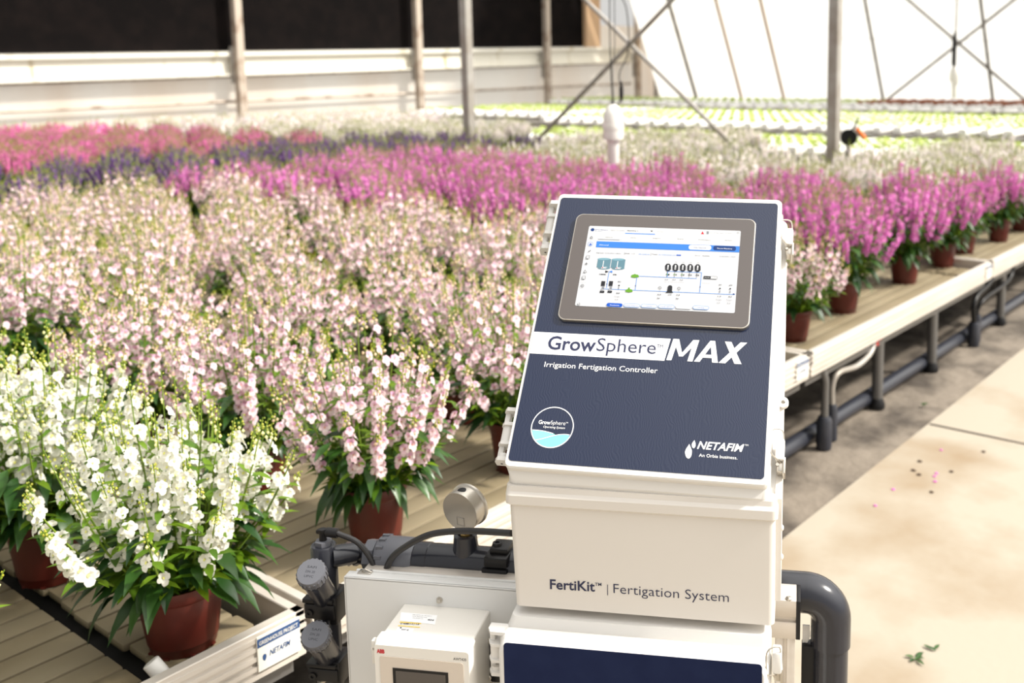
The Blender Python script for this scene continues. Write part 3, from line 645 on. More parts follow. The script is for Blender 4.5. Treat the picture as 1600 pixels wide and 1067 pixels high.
# ---- tilted controller
ct = thing('irrigation_controller', 'white tilted irrigation controller with navy faceplate and touch screen above its box', 'controller')
U0, U1, V1 = -.198, .198, .5045
mb = MB(); mb.T = FM
def ring(u0, v0, u1, v1, r, n): return [(a, b, n) for a, b in rrect(u0, v0, u1, v1, r)]
loft(mb, [ring(U0-.001, -.026, U1+.008, V1+.001, .012, -.052), ring(U0-.001, -.026, U1+.008, V1+.001, .012, -.030), ring(U0+.0, -.022, U1+.006, V1-.0, .012, -.022),
          ring(U0-.0045, -.010, U1+.006, V1+.006, .009, -.016), ring(U0-.0045, -.010, U1+.006, V1+.006, .009, -.003), ring(U0-.003, -.008, U1+.0045, V1+.005, .008, -.0002)], 0)
mb.build('lid', 'lid', ct)
mb = MB(); mb.T = FM
loft(mb, [ring(U0+.004, -.014, U1+.008, V1-.010, .014, -.185), ring(U0-.002, -.024, U1+.014, V1-.002, .014, -.058), ring(U0-.006, -.030, U1+.016, V1-.004, .014, -.056), ring(U0-.006, -.030, U1+.016, V1-.004, .014, -.050)], 0)
mb.box((U1+.0085, .02, -.10), (U1+.018, .30, -.062), bev=.003)
mb.build('housing', 'lid', ct)
mb = MB(); mb.T = FM; loft(mb, [ring(U0+.001, .0, U1-.001, V1-.003, .006, -.0004), ring(U0+.001, .0, U1-.001, V1-.003, .006, .0006)])
m = M['navy'] = mat('navy_faceplate', s2l(27, 36, 60), .16, spec=.5)
t = m.node_tree; b = t.nodes['Principled BSDF']      # faint wavy film in the glossy overlay
tc = t.nodes.new('ShaderNodeTexCoord'); wt = t.nodes.new('ShaderNodeTexWave'); wt.inputs['Scale'].default_value = 75; wt.inputs['Distortion'].default_value = 30; wt.inputs['Detail'].default_value = 2; wt.inputs['Detail Scale'].default_value = .35
bp = t.nodes.new('ShaderNodeBump'); bp.inputs['Strength'].default_value = .10; bp.inputs['Distance'].default_value = .0006
t.links.new(tc.outputs['Object'], wt.inputs[0]); t.links.new(wt.outputs[1], bp.inputs['Height']); t.links.new(bp.outputs[0], b.inputs['Normal'])
fpl = mb.build('faceplate', 'navy', ct)
# printed lettering on the faceplate
tx = MB(); LN = FN*.0009
def q(x, y, n=.0009): return FM(FP(x, y, n))
z2 = lambda x, y: (760+x*.3125, 290+y*.3125)
z3 = lambda x, y: (740+x*.3374, 600+y*.3374)
bL, bR = FP(*z2(206, 735)), FP(*z2(927, 763)); bB = FP(*z2(895, 872))
vt, vb = (FP(*z2(232, 735)).y+FP(*z2(927, 763)).y)/2, (FP(*z2(205, 843)).y+FP(*z2(895, 872)).y)/2
tx.poly([FM((U0+.0012, vb, .0008)), FM((bB.x-.0015, vb, .0008)), FM((bR.x-.0015, vt, .0008)), FM((U0+.0012, vt, .0008))], 0)
def face_text(s, xl, yl, xr, yr, capz, m, bold=0, shear=0, conv=z2, n=.0011, mbx=None):
    L = FP(*conv(xl, yl), n); R = FP(*conv(xr, yr), n); v = (L.y+R.y)/2; T = FP(*conv(xl, yl-capz), n)
    put_text(mbx or tx, s, FM((L.x, v, n)), FM((R.x, v, n)), T.y-L.y, FV, m, bold, shear)
face_text('Grow', 302, 818, 543, 827, 66, 1, .02)
face_text('Sphere', 548, 827, 845, 840, 66, 1, 0)
face_text('TM', 852, 810, 882, 811, 17, 1)
mL, mR = FP(*z2(899, 877)), FP(*z2(1276, 890)); mv = (mL.y+mR.y)/2; mh = FP(*z2(1100, 775)).y-FP(*z2(1100, 883)).y     # heavy italic letters M, A, X
for off, strokes in ((0, (((0, 0), (.19, 0), (.19, 1), (0, 1)), ((.78, 0), (.97, 0), (.97, 1), (.78, 1)), ((0, 1), (.22, 1), (.56, .2), (.42, .2)), ((.75, 1), (.97, 1), (.56, .2), (.42, .2)))),
                     (1.02, (((0, 0), (.21, 0), (.54, 1), (.36, 1)), ((.36, 1), (.54, 1), (.88, 0), (.67, 0)), ((.2, .2), (.7, .2), (.64, .35), (.26, .35)))),
                     (1.92, (((0, 0), (.25, 0), (.82, 1), (.58, 1)), ((.0, 1), (.24, 1), (.84, 0), (.58, 0))))):
    for k, st in enumerate(strokes): tx.poly([FM((mL.x+(mR.x-mL.x)*((x+off)/2.76)+y*mh*.20, mv+y*mh, .0011+k*.00001)) for x, y in st], 0)
face_text('Irrigation Fertigation Controller', 288, 908, 855, 935, 26, 0, .0)
# round badge
c = FP(*z3(365, 201)); r_ = (FP(*z3(463, 205)).x-FP(*z3(266, 197)).x)/2
def circ(rr, n, a0=0, a1=360, k=64): return [FM((c.x+rr*math.cos(math.radians(a0+(a1-a0)*i/k)), c.y+rr*math.sin(math.radians(a0+(a1-a0)*i/k)), n)) for i in range(k+1)]
o1, i1 = circ(r_, .0011), circ(r_*.955, .0011)
tx.add(o1+i1, [(k, k+1, k+66, k+65) for k in range(64)], 0)
def hill(f, lo, m, n):       # fill between two curves inside the badge
    xs = np.linspace(-.955, .955, 40); top = []; bot = []
    for x in xs:
        e_ = math.sqrt(max(0, .955**2-x*x)); a = min(f(x), e_); b_ = max(lo(x), -e_) if lo else -e_
        if a > b_: top.append(FM((c.x+x*r_, c.y+a*r_, n))); bot.append(FM((c.x+x*r_, c.y+b_*r_, n)))
    k = len(top); tx.add(top+bot, [(i, i+1, k+i+1, k+i) for i in range(k-1)], m)
hb = lambda x: -.50+.20*math.sin((x+.15)*1.9); hg = lambda x: -.19-.28*(x+.75)**2*.55 if x > -.75 else -.19
hill(lambda x: hg(x)+.035, None, 0, .0009) if False else None
hill(lambda x: max(hg(x), hb(x)-.001) if x < .2 else hb(x), hb, 3, .0010); hill(hb, None, 4, .0010)
for f in (hb, hg):
    xs = [x for x in np.linspace(-.95, .95, 50) if abs(f(x)) < math.sqrt(.955**2-x*x+1e-9) and (f is hb or (x < .12))]
    V = [FM((c.x+x*r_, c.y+(f(x)+s_)*r_, .0012)) for x in xs for s_ in (-.016, .016)]
    tx.add(V, [(2*i, 2*i+1, 2*i+3, 2*i+2) for i in range(len(xs)-1)], 0)
face_text('Grow', 300, 184, 355, 187, 18, 0, .018, 0, z3); face_text('Sphere', 356, 187, 424, 190, 18, 0, -.01, 0, z3); face_text('TM', 427, 182, 437, 182, 6, 0, 0, 0, z3)
face_text('Operating System', 322, 203, 423, 207, 10, 0, 0, .25, z3)
face_text('NETAFIM', 1034, 300, 1252, 313, 35, 0, .022, .3, z3); face_text('TM', 1256, 287, 1272, 287, 8, 0, 0, 0, z3)
face_text('An Orbia business.', 1043, 338, 1221, 347, 15, 0, .0, 0, z3)
for cx, cy, w_, h_ in ((995, 313, 16, 32), (1019, 280, 9, 17)):     # water drops
    pts = []
    for a in np.linspace(0, 2*math.pi, 24, endpoint=False):
        yy = -math.cos(a); xx = math.sin(a)*(1 if yy > 0 else (1+yy)**.9 if False else max(0, 1+yy*.98)**.75)
        pts.append(FM(FP(*z3(cx+xx*w_+(-yy*4 if yy < 0 else 0), cy+yy*h_-(0 if yy > 0 else 4)), .0011)))
    tx.poly(pts, 0)
tx.build('lettering', ['white', 'ink', 'blackink', 'mint', 'skyblue'], fpl)
# touch screen: metal rim, dark glass, lit display with its drawing
GZ = lambda x, y: (860+x*.2125, 320+y*.2125)
sTL, sTR, sBR, sBL = [FP(*GZ(*p), .008) for p in ((186, 66), (1507, 100), (1469, 897), (54, 855))]
u0, u1 = (sTL.x+sBL.x)/2, (sTR.x+sBR.x)/2; w0, w1 = (sBL.y+sBR.y)/2, (sTL.y+sTR.y)/2
ts = MB(); ts.T = FM
loft(ts, [ring(u0, w0, u1, w1, .013, .0006), ring(u0, w0, u1, w1, .013, .0070), ring(u0+.0008, w0+.0008, u1-.0008, w1-.0008, .0125, .0078), ring(u0+.0018, w0+.0018, u1-.0018, w1-.0018, .0118, .0078)])
scr = ts.build('touch_screen', 'inox', ct, label='silver rimmed touch screen')
M['glass'] = mat('dark_bezel_glass', s2l(84, 78, 76), .2, bump=(500, .08, .0003, (1, 1, .2)))
ts = MB(); ts.T = FM; loft(ts, [ring(u0+.0017, w0+.0017, u1-.0017, w1-.0017, .0119, .0072), ring(u0+.0017, w0+.0017, u1-.0017, w1-.0017, .0119, .0080)]); ts.build('bezel', 'glass', scr)
DN = .0083
dTL, dTR, dBR, dBL = [FP(*GZ(*p), DN) for p in ((285, 160), (1397, 185), (1360, 790), (178, 748))]
p0, p1 = (dTL.x+dBL.x)/2, (dTR.x+dBR.x)/2; q0, q1 = (dBL.y+dBR.y)/2, (dTL.y+dTR.y)/2
DCOL = dict(bg=s2l(176, 177, 180), blue=s2l(44, 104, 180), navy=s2l(4, 44, 98), white=s2l(186, 187, 188), black=s2l(22, 23, 28), grey=s2l(112, 114, 120), line=s2l(60, 120, 190),
            teal=s2l(78, 110, 122), green=s2l(80, 128, 28), red=s2l(165, 26, 44), lgrey=s2l(168, 170, 174), blue2=s2l(10, 70, 160), tealt=s2l(100, 136, 148))
DK = list(DCOL)
for k in DK: M['px_'+k] = mat('screen_'+k, DCOL[k], .25, emit=.18, spec=.3)
ds = MB(); ds.T = None
layer = [0]
def nn(): layer[0] += 1; return DN+.00012+layer[0]*.000006
def gp(x, y, n): return FM(FP(*GZ(x, y), n))
def gq(pts, col, n=None): n = n or nn(); ds.poly([gp(x, y, n) for x, y in pts], DK.index(col))
ds.poly([FM((a, b_, DN)) for a, b_ in rrect(p0, q0, p1, q1, .003)], 0)
def sk(x, y): return y+(x-850)*.0335       # screen rows slope a little in the photo frame
def xl(x, y): return x-(y-200)*0.0         # helper kept linear
def slx(x, y, x0y):                        # columns lean with height
    return x
def bar(xa, xb, ya, yb, col, r=0, n=None):
    """rectangle from pixel box, squared up on the display"""
    xm, ym = (xa+xb)/2, (ya+yb)/2; n = n or nn()
    x0_, x1_ = FP(*GZ(xa, ym), DN).x, FP(*GZ(xb, ym), DN).x; y0_, y1_ = FP(*GZ(xm, yb), DN).y, FP(*GZ(xm, ya), DN).y
    pts = rrect(x0_, y0_, x1_, y1_, min(r, (y1_-y0_)/2-1e-5), 5) if r else [(x0_, y0_), (x1_, y0_), (x1_, y1_), (x0_, y1_)]
    ds.poly([FM((u, v, n)) for u, v in pts], DK.index(col))
def gl(xa, ya, xb, yb, w_, col):           # line, width in metres
    a = FP(*GZ(xa, ya), DN); b_ = FP(*GZ(xb, yb), DN)
    if abs(a.x-b_.x) > abs(a.y-b_.y) : b_.y = a.y = (a.y+b_.y)/2
    else: b_.x = a.x = (a.x+b_.x)/2
    d_ = (b_-a); d_.z = 0; d_.normalize(); s_ = Vector((-d_.y, d_.x, 0))*w_/2; n = nn()
    ds.poly([FM((p.x, p.y, n)) for p in (a+s_, a-s_, b_-s_, b_+s_)], DK.index(col))
def gc(x, y, r, col, k=16):
    a = FP(*GZ(x, y), DN); n = nn(); ds.poly([FM((a.x+r*math.cos(2*math.pi*i/k), a.y+r*math.sin(2*math.pi*i/k), n)) for i in range(k)], DK.index(col))
def gring(x, y, r, t_, col, k=20):
    a = FP(*GZ(x, y), DN); n = nn(); V = [FM((a.x+rr*math.cos(2*math.pi*i/k), a.y+rr*math.sin(2*math.pi*i/k), n)) for rr in (r, r-t_) for i in range(k)]
    ds.add(V, [(i, (i+1) % k, k+(i+1) % k, k+i) for i in range(k)], DK.index(col))
def gt(s, xa, xb, y, cap, col, bold=0):    # text centred on row y, cap height in metres
    a = FP(*GZ(xa, y), DN); b_ = FP(*GZ(xb, y), DN); n = nn(); v = a.y-cap/2
    V, Fc = text_mesh(s, bold); 
    put_text(ds, s, FM((a.x, v, n)), FM((b_.x, v, n)), cap, FV, DK.index(col), bold)
# rows
bar(330, 1390, 180, 222, 'white'); bar(310, 1388, 222, 268, 'white')
gc(310, 183, .0034, 'navy'); gt('GrowSphere', 328, 422, 182, .0022, 'navy', .02); gt('System', 330, 384, 194, .0018, 'navy')
gt('NEW CS Demo', 445, 545, 188, .0022, 'black'); gt('Mainline 1', 565, 645, 190, .0022, 'black', .03); bar(548, 770, 210, 217, 'blue'); gt('4CHUM', 785, 830, 197, .0020, 'grey')
gq([(733, 189), (756, 190), (744, 200)], 'black'); gq([(1106, 216), (1131, 217), (1119, 193)], 'red'); bar(1147, 1165, 195, 217, 'grey'); gt('Sun 25 May 2025', 1175, 1272, 206, .0018, 'grey'); gt('10:33:02', 1286, 1336, 209, .0018, 'grey')
for rr in (.0022, .0014): gring(1379, 207, rr, .0004, 'grey')
for s, a, b_, y in (('General', 405, 458, 238), ('Valves', 585, 630, 242), ('Analytics', 752, 810, 246), ('Queue', 932, 978, 251), ('Accumulators', 1087, 1178, 256), ('Sensors', 1283, 1335, 261)): gt(s, a, b_, y, .0021, 'black')
bar(350, 508, 254, 258, 'grey')
for x in (522, 695, 868, 1042, 1220): gl(x, 225, x-2, 266, .0003, 'lgrey')
gn = nn(); a = FP(*GZ(337, 295), DN); b_ = FP(*GZ(1384, 322), DN); vm = (a.y+b_.y)/2; hh = .0063
ds.poly([FM((a.x, vm-hh, gn)), FM((p1, vm-hh, gn)), FM((p1, vm+hh, gn)), FM((a.x, vm+hh, gn))], DK.index('blue'))
gt('Almond', 358, 427, 294, .0026, 'white')
bar(1017, 1183, 297, 332, 'white', .004); gt('Skip Options', 1055, 1146, 314, .0023, 'navy', .01); bar(1197, 1365, 303, 338, 'navy', .004); gt('Pause Mainline', 1227, 1336, 320, .0023, 'white', .01)
for s, x0_, x1_, y, c_ in (('Started', 338, 390, 353, 'black'), ('25.05.2025 | 08:31', 400, 517, 355, 'grey'), ('Shift', 548, 584, 358, 'black'), ('1/3', 598, 620, 360, 'grey'), ('00:12/00:20', 650, 730, 363, 'line'), ('Total', 748, 785, 364, 'black'), ('01:13/04:20:00 min', 797, 920, 367, 'line'), ('Di-12', 1065, 1100, 373, 'grey'), ('Acetates', 1118, 1170, 375, 'black'), ('25.05.2025 | 10:23', 1242, 1360, 379, 'grey')): gt(s, x0_, x1_, y, .0019, c_)
bar(927, 960, 367, 375, 'blue2'); gl(545, 347, 544, 368, .0004, 'grey'); gl(740, 353, 739, 376, .0004, 'grey')
for x0_, x1_, y in ((345, 442, 0), (448, 548, 3)):      # two tanks
    bar(x0_, x1_, 398+y, 462+y, 'teal'); xm = (x0_+x1_)/2; gq([(xm+48*math.cos(t_), 398+y+8*math.sin(t_)) for t_ in np.linspace(0, 6.28, 20)][:-1], 'tealt')
    gq([(xm+48*math.cos(t_), 462+y+12*math.sin(t_)) for t_ in np.linspace(0, 3.14, 14)], 'teal'); bar(xm-8, xm-2, 412+y, 462+y, 'white'); gq([(xm-2+20*math.cos(t_), 468+y-12*math.sin(t_)) for t_ in np.linspace(0, 3.14, 10)], 'lgrey'); gc(xm-10, 462+y, .0010, 'red'); gt('%', xm+8, xm+26, 458+y, .0018, 'white')
gt('100%', 361, 409, 511, .0022, 'black', .03); gt('0%', 460, 488, 513, .0022, 'black', .03)
gq([(404, 482), (404, 500), (430, 491)], 'black'); gq([(455, 482), (455, 500), (430, 491)], 'blue')
LW = .0008
gl(430, 495, 414, 612, LW, 'line') ; gl(372, 622, 1355, 656, LW, 'line'); gl(634, 532, 626, 630, LW, 'line'); gl(632, 527, 1078, 540, LW, 'line'); gl(860, 491, 1112, 497, LW, 'line'); gl(1112, 497, 1098, 645, LW, 'line'); gl(862, 491, 861, 530, LW, 'line')
gq([(1342, 650), (1342, 662), (1360, 656)], 'navy')
for x, y in ((415, 585), (626, 597), (1101, 606)): gq([(x-4, y-6), (x+4, y-6), (x, y+7)], 'navy')
for x in (388, 445): bar(x-14, x+14, 562, 598, 'black'); bar(x-8, x+8, 598, 622, 'grey'); gc(x-8, 622, .0018, 'black'); gc(x-8, 622, .0011, 'white'); bar(x-24, x+8, 632, 648, 'black'); bar(x-14, x-2, 625, 636, 'grey')
gt('EC', 498, 520, 566, .0021, 'black', .02); gc(505, 594, .0014, 'black'); bar(499, 505, 604, 622, 'grey'); gt('0.0', 485, 510, 650, .0022, 'black', .03); gt('Target', 470, 512, 674, .0019, 'grey'); gt('0.0', 474, 498, 697, .0019, 'grey')
for x, y, w_ in ((622, 524, 28), (578, 632, 26)):
    gq([(x-w_, y-6), (x-w_*.5, y-12), (x+w_*.7, y-11), (x+w_, y-3), (x+w_, y+7), (x, y+12), (x-w_, y+8)], 'green'); bar(x-6, x+6, y-22 if x < 600 else y-14, y-8, 'green')
for k in range(5):
    x = 865+54.5*k; y = 460+k*1.3
    gq([(x-21, y-14), (x-9, y-28), (x+9, y-28), (x+21, y-14), (x+21, y+14), (x+9, y+28), (x-9, y+28), (x-21, y+14)], 'black'); bar(x-5, x+5, y-17, y+17, 'white'); bar(x-2, x+2, y-2, y+15, 'grey')
    gt('T%d' % (k+1), x-4, x+12, y-39, .0018, 'grey'); gl(x-6, y+33, x-8, y+72, .0006, 'black'); bar(x-15, x+1, y+50, y+54, 'green' if k < 3 else 'black'); gt(str(k+1), x+1, x+11, y+54, .0025, 'black', .04)
    if k < 3: gt('0.0', x-22, x+2, y+90, .0020, 'grey', .02); gt('10/5.0', x-34, x+12, y+104, .0017, 'lgrey')
bar(1127, 1178, 526, 546, 'black'); gt('FLOW', 1134, 1172, 536, .0017, 'white'); bar(1177, 1226, 528, 548, 'black'); bar(1179, 1224, 530, 546, 'white'); gt('OFF', 1188, 1216, 538, .0017, 'grey'); gt('Manual', 1120, 1178, 572, .0018, 'lgrey')
gq([(847, 645), (860, 632), (864, 600), (872, 592), (888, 592), (896, 600), (894, 634), (903, 647)], 'black')
for x, y in ((805, 612), (945, 617)): gring(x, y, .0028, .0005, 'black'); gl(x-6, y+7, x+7, y-7, .0004, 'black'); gl(x, y+14, x, y+26, .0004, 'grey')
for s, x0_, x1_, y, c_ in (('2.5', 787, 813, 661, 'black'), ('bar', 786, 807, 687, 'black'), ('-/1', 862, 888, 662, 'black'), ('2.5', 926, 952, 664, 'black'), ('bar', 924, 946, 690, 'black'), ('EC', 1240, 1260, 590, 'black'), ('pH', 1315, 1337, 592, 'black'),
                         ('1.7', 1230, 1256, 675, 'black'), ('4.5', 1308, 1334, 677, 'black'), ('Target', 1215, 1260, 697, 'grey'), ('Target', 1291, 1336, 700, 'grey'), ('0.0', 1224, 1248, 721, 'grey'), ('0.0', 1299, 1324, 724, 'grey')): gt(s, x0_, x1_, y, .0021, c_, .02 if c_ == 'black' else 0)
for x, y in ((1247, 617), (1323, 619)): gc(x, y, .0014, 'black'); bar(x-4, x+2, y+12, y+32, 'grey')
for k, s in enumerate(('Statistics', 'Dose statistics', 'Valves', 'Pump station', 'Filter station', 'Dosing')):
    x0_ = 413+127*k; x1_ = x0_+118; y = 737+4*k
    bar(x0_, x1_, y-12, y+15, 'blue2' if k == 0 else ('lgrey' if k == 4 else 'line'), .0035)
    if k: bar(x0_+2.5, x1_-2.5, y-9.5, y+12.5, 'white', .0032)
    l_ = len(s)*2.9+6; xm = (x0_+x1_)/2; gt(s, xm-l_, xm+l_, y+1, .0020, 'white' if k == 0 else ('lgrey' if k == 4 else 'blue2'), .01)
# side icons
gl(340, 215, 255, 745, .0003, 'lgrey') if False else None
for i, (x, y) in enumerate(((302, 241), (295, 289), (287, 339), (276, 387), (265, 436), (255, 488), (246, 537), (235, 598), (207, 729))):
    c_ = 'black'
    if i == 0: gq([(x-11, y), (x, y-12), (x+11, y)], c_); gq([(x-7, y), (x, y-7), (x+7, y)], 'bg'); gl(x-8, y, x-8, y+11, .0004, c_); gl(x+8, y, x+8, y+11, .0004, c_); gl(x-8, y+11, x+8, y+11, .0004, c_)
    elif i == 1: gring(x, y, .0046, .0005, 'line'); gq([(x-9, y+7), (x+9, y+7), (x, y-10)], 'blue2')
    elif i == 2: gq([(x-11, y+8), (x-3, y-2), (x+2, y+3)], c_); gq([(x, y), (x+10, y-9), (x+7, y+1)], c_)
    elif i in (3, 6): bar(x-12, x+12, y-12, y+12, c_); bar(x-10, x+10, y-10, y+10, 'bg'); gl(x-11, y-2 if i == 6 else y, x+11, y, .0004, c_)
    elif i == 4: gl(x-10, y-1, x+10, y+1, .0010, c_); gl(x, y-9, x, y+9, .0010, c_)
    elif i == 5: gq([(x-12, y+10), (x+12, y+10), (x, y-12)], c_); gq([(x-8, y+8), (x+8, y+8), (x, y-7)], 'bg')
    elif i == 7: gring(x, y, .0030, .0006, c_); gring(x, y, .0013, .0004, c_)
    else: gq([(x-12, y), (x+9, y-10), (x+9, y+10)], c_); gq([(x-8, y), (x+7, y-7), (x+7, y+7)], 'bg')
gl(318, 216, 262, 745, .0003, 'lgrey') if False else None
gl(212, 563, 275, 568, .0003, 'lgrey')
ds.build('display', ['px_'+k for k in DK], scr, label='lit white display with a blue irrigation diagram')
# hinges on the left edge
def hinge(par, fn, xo, va, vb_, w_=.026, dep=.030, n0=-.03):
    h = MB(); h.T = fn; x1_ = xo; x0_ = xo-w_
    L_ = vb_-va
    for k, (f0, f1) in enumerate(((0, .07), (.30, .36), (.66, .72), (.93, 1.0))): h.prism([(x1_+.004, va+L_*f0, n0-dep*.5), (x1_+.004, va+L_*f0, n0+dep*.35), (x0_+.006, va+L_*f0, n0+dep*.35), (x0_, va+L_*f0, n0), (x0_, va+L_*f0, n0-dep*.5)], (0, L_*(f1-f0), 0))
    h.box((x0_+.001, va+.002, n0-dep*.5), (x0_+.010, vb_-.002, n0-.001), bev=.002); h.box((x1_-.006, va+.002, n0-dep*.5), (x1_+.004, vb_-.002, n0-.006), bev=.002)
    h.tube([(x0_+.011, va+L_*.33, n0-.003), (x0_+.011, va+L_*.69, n0-.003)], .0095, 14); h.tube([(x0_+.011, va-.001, n0-.003), (x0_+.011, va+L_*.16, n0-.003)], .0085, 14)
    h.tube([(x0_+.011, va-.0015, n0-.003), (x0_+.011, va, n0-.003)], .002, 8, 1)
    return h.build('hinge', ['lid', 'blackink'], par)
hA, hB = FP(778, 722, -.03), FP(795, 640, -.03); hinge(ct, FM, U0-.003, hA.y, hB.y)
hA, hB = FP(845, 392, -.03), FP(865, 318, -.03); hinge(ct, FM, U0-.003, hA.y, hB.y)
# wire latches on the right edge
def latch(par, fn, xo, v, sz=1.0, n0=-.028):
    l_ = MB(); l_.T = fn
    l_.tube(bez([(xo+.012, v-.012*sz, n0), (xo-.002, v-.006*sz, n0+.018), (xo-.005, v+.005*sz, n0+.020), (xo-.005, v+.028*sz, n0+.018), (xo+.002, v+.036*sz, n0+.014), (xo+.012, v+.036*sz, n0+.01), (xo+.015, v+.028*sz, n0+.005), (xo+.015, v+.012*sz, n0)], 6), .0012, 8, 0)
    lt = l_.build('latch', ['inox'], par)
    l2 = MB(); l2.T = fn; l2.box((xo+.003, v-.010*sz, n0-.018), (xo+.017, v+.024*sz, n0+.008), bev=.003); l2.build('catch', 'lid', lt)
    l3 = MB(); l3.T = fn; l3.box((xo+.006, v-.026*sz, n0-.02), (xo+.016, v-.008*sz, n0+.0), bev=.0015); l3.tube([(xo+.007, v-.016*sz, n0), (xo+.007, v-.016*sz, n0+.003)], .0025, 10); l3.box((xo+.015, v-.03*sz, n0-.022), (xo+.019, v-.004*sz, n0+.004), bev=.001); l3.build('strike', 'inox', lt)
    return lt
for py in (378, 712): latch(ct, FM, U1+.010, FP(1225, py, -.03).y)
e_ = FP(1231, 630, -.06); mb = MB(); mb.T = FM; mb.lathe((U1+.021, e_.y, -.06), (0, 0, 1), [(.0035, -.004), (.009, -.004), (.009, .004), (.0035, .004), (.0035, -.004)], 20); mb.build('padlock_eye', 'lid', ct)
# box beneath
bt = MB()
def bring(x0_, x1_, y0_, y1_, z, r=.010): return [(a, b_, z) for a, b_ in rrect(x0_, y0_, x1_, y1_, r)]
bTL, bTR, bBL, bBR = A(790, 760, 0), A(1212, 782, 0), A(805, 945, 0), A(1206, 978, 0)
zt, zb = 1.064, (bBL.z+bBR.z)/2
loft(bt, [bring(bBL.x, bBR.x+.004, 0, .075, zb), bring(bTL.x+.004, bTR.x+.0, 0, .075, zt-.030), bring(bTL.x+.004, bTR.x+.0, 0, .075, zt-.030)])
loft(bt, [bring(bTL.x+.004, bTR.x+.001, -.000, .08, zt-.032), bring(bTL.x-.001, bTR.x+.004, -.006, .08, zt-.027), bring(bTL.x-.001, bTR.x+.004, -.006, .08, zt-.013), bring(bTL.x-.001, bTR.x+.002, -.001, .08, zt-.008), bring(bTL.x, bTR.x+.002, 0.0, .08, zt)])
bt.build('box_body', 'encl', ct)
sp = MB(); sp.prism([(.203, .012, .90), (.203, .075, .90), (.203, .34, 1.36), (.203, .10, 1.12), (.203, .02, 1.06)], (.010, 0, 0)); sp.prism([(-.19, .02, .90), (-.19, .075, .90), (-.19, .22, 1.05), (-.19, .02, 1.06)], (.003, 0, 0))
for py in (820, 865): p = A(1223, py, .04); sp.lathe((.212, .03, p.z), (1, 0, 0), [(.005, 0), (.005, .002), (.003, .004), (0, .0045)], 12)
sp.build('side_bracket', 'encl', ct)
bx = MB(); up = Vector((0, 0, 1)); z3b = z3
def box_text(s, xl_, yl, xr, yr, cap, bold):
    L = A(*z3(xl_, yl), -.0006); R = A(*z3(xr, yr), -.0006); zz = (.872+.0) ; put_text(bx, s, L, R, A(*z3(xl_, yl-cap), 0).z-A(*z3(xl_, yl), 0).z, up, 0, bold)
box_text('FertiKit', 354, 948, 562, 960, 44, .018); box_text('TM', 562, 934, 592, 935, 14, .01); box_text('|', 619, 966, 622, 966, 38, 0); box_text('Fertigation System', 648, 968, 1182, 1010, 44, -.008)
bx.build('lettering', 'ink', ct, label='dark blue lettering on the white box')
mb = MB(); mb.box((-.19, .02, 1.05), (.19, .25, 1.062)); mb.T = FM; mb.box((-.15, .06, -.24), (.15, .4, -.18)); mb.build('inner_bracket', 'encl', ct)

# ---- lower enclosure
le = thing('control_enclosure', 'white lower enclosure with a plain dark navy plate under the lettered box', 'enclosure')
zr = .835; xL, xR = -.221, .201
kb = MB(); z0_ = .44
loft(kb, [bring(xL+.004, xR-.002, -.012, .066, z0_), bring(xL+.004, xR-.002, -.012, .066, zr-.01), bring(xL+.014, xR-.006, -.004, .066, zr+.016)])
kb.build('housing', 'lid', le)
kb = MB()
def vring(x0_, x1_, z1_, z2_, y, r=.014): return [(a, y, b_) for a, b_ in rrect(x0_, z1_, x1_, z2_, r)]
loft(kb, [vring(xL+.004, xR-.004, z0_-.002, zr-.002, -.010), vring(xL, xR, z0_-.006, zr+.001, -.012), vring(xL, xR, z0_-.006, zr+.001, -.020), vring(xL+.004, xR-.004, z0_-.002, zr-.004, -.030), vring(xL+.006, xR-.006, z0_, zr-.006, -.046), vring(xL+.010, xR-.010, z0_+.004, zr-.010, -.050)][::-1])
kb.build('door', 'lid', le)
pa, pb = A(787, 1003, -.051), A(1196, 1040, -.051); zp = (pa.z+pb.z)/2
kb = MB(); loft(kb, [vring(xL+.015, xR-.013, z0_+.02, zp, -.0502, .006), vring(xL+.015, xR-.013, z0_+.02, zp, -.0512, .006)][::-1]); kb.build('plate', 'navy2', le, label='dark navy plate')
LM_ = lambda p: Vector((p[0], -.0+(-p[2]-.06), p[1]))
zh = A(775, 990, -.03).z; hinge(le, lambda p: Vector((p[0], -p[2]-.045, p[1])), xL+.006, zh-.075, zh)
latch(le, lambda p: Vector((p[0], -p[2]-.05, p[1])), xR-.002, A(1218, 1040, -.03).z-.005)

# ---- cabinet panel behind
PD = .070
cb = thing('mounting_cabinet', 'wide flat light grey steel cabinet behind the small water meter', 'cabinet')
pl_, pr_ = A(537, 897, PD), A(800, 925, PD); zc = (pl_.z+pr_.z)/2
cm = MB(); cm.box((pl_.x, PD, .30), (.16, PD+.004, zc), bev=.0015); cm.box((pl_.x, PD, .30), (pl_.x+.003, PD+.022, zc-.001)); cm.box((pl_.x, PD, zc-.004), (.16, PD+.022, zc), bev=.001); cm.build('door', 'cab', cb)
cm = MB(); cm.box((pl_.x+.012, PD+.022, .30), (.16, PD+.0275, zc+.002), bev=.001); cm.build('body', 'cab', cb)
b1 = A(687, 937, PD); cm = MB(); cm.lathe((b1.x, PD, b1.z), (0, -1, 0), [(.0055, 0), (.0055, .0015), (.0035, .0018), (.0035, .006), (.0025, .0065), (0, .0065)], 16); cm.build('lock', 'inox', cb)
b1 = A(563, 895, PD); cm = MB(); cm.box((b1.x-.012, PD+.012, zc-.001), (b1.x+.012, PD+.026, zc+.002), bev=.001); cm.tube([(b1.x-.008, PD+.018, zc), (b1.x+.002, PD+.016, zc+.008), (b1.x+.012, PD+.018, zc+.002)], .0015, 6); cm.build('latch', 'inox', cb)
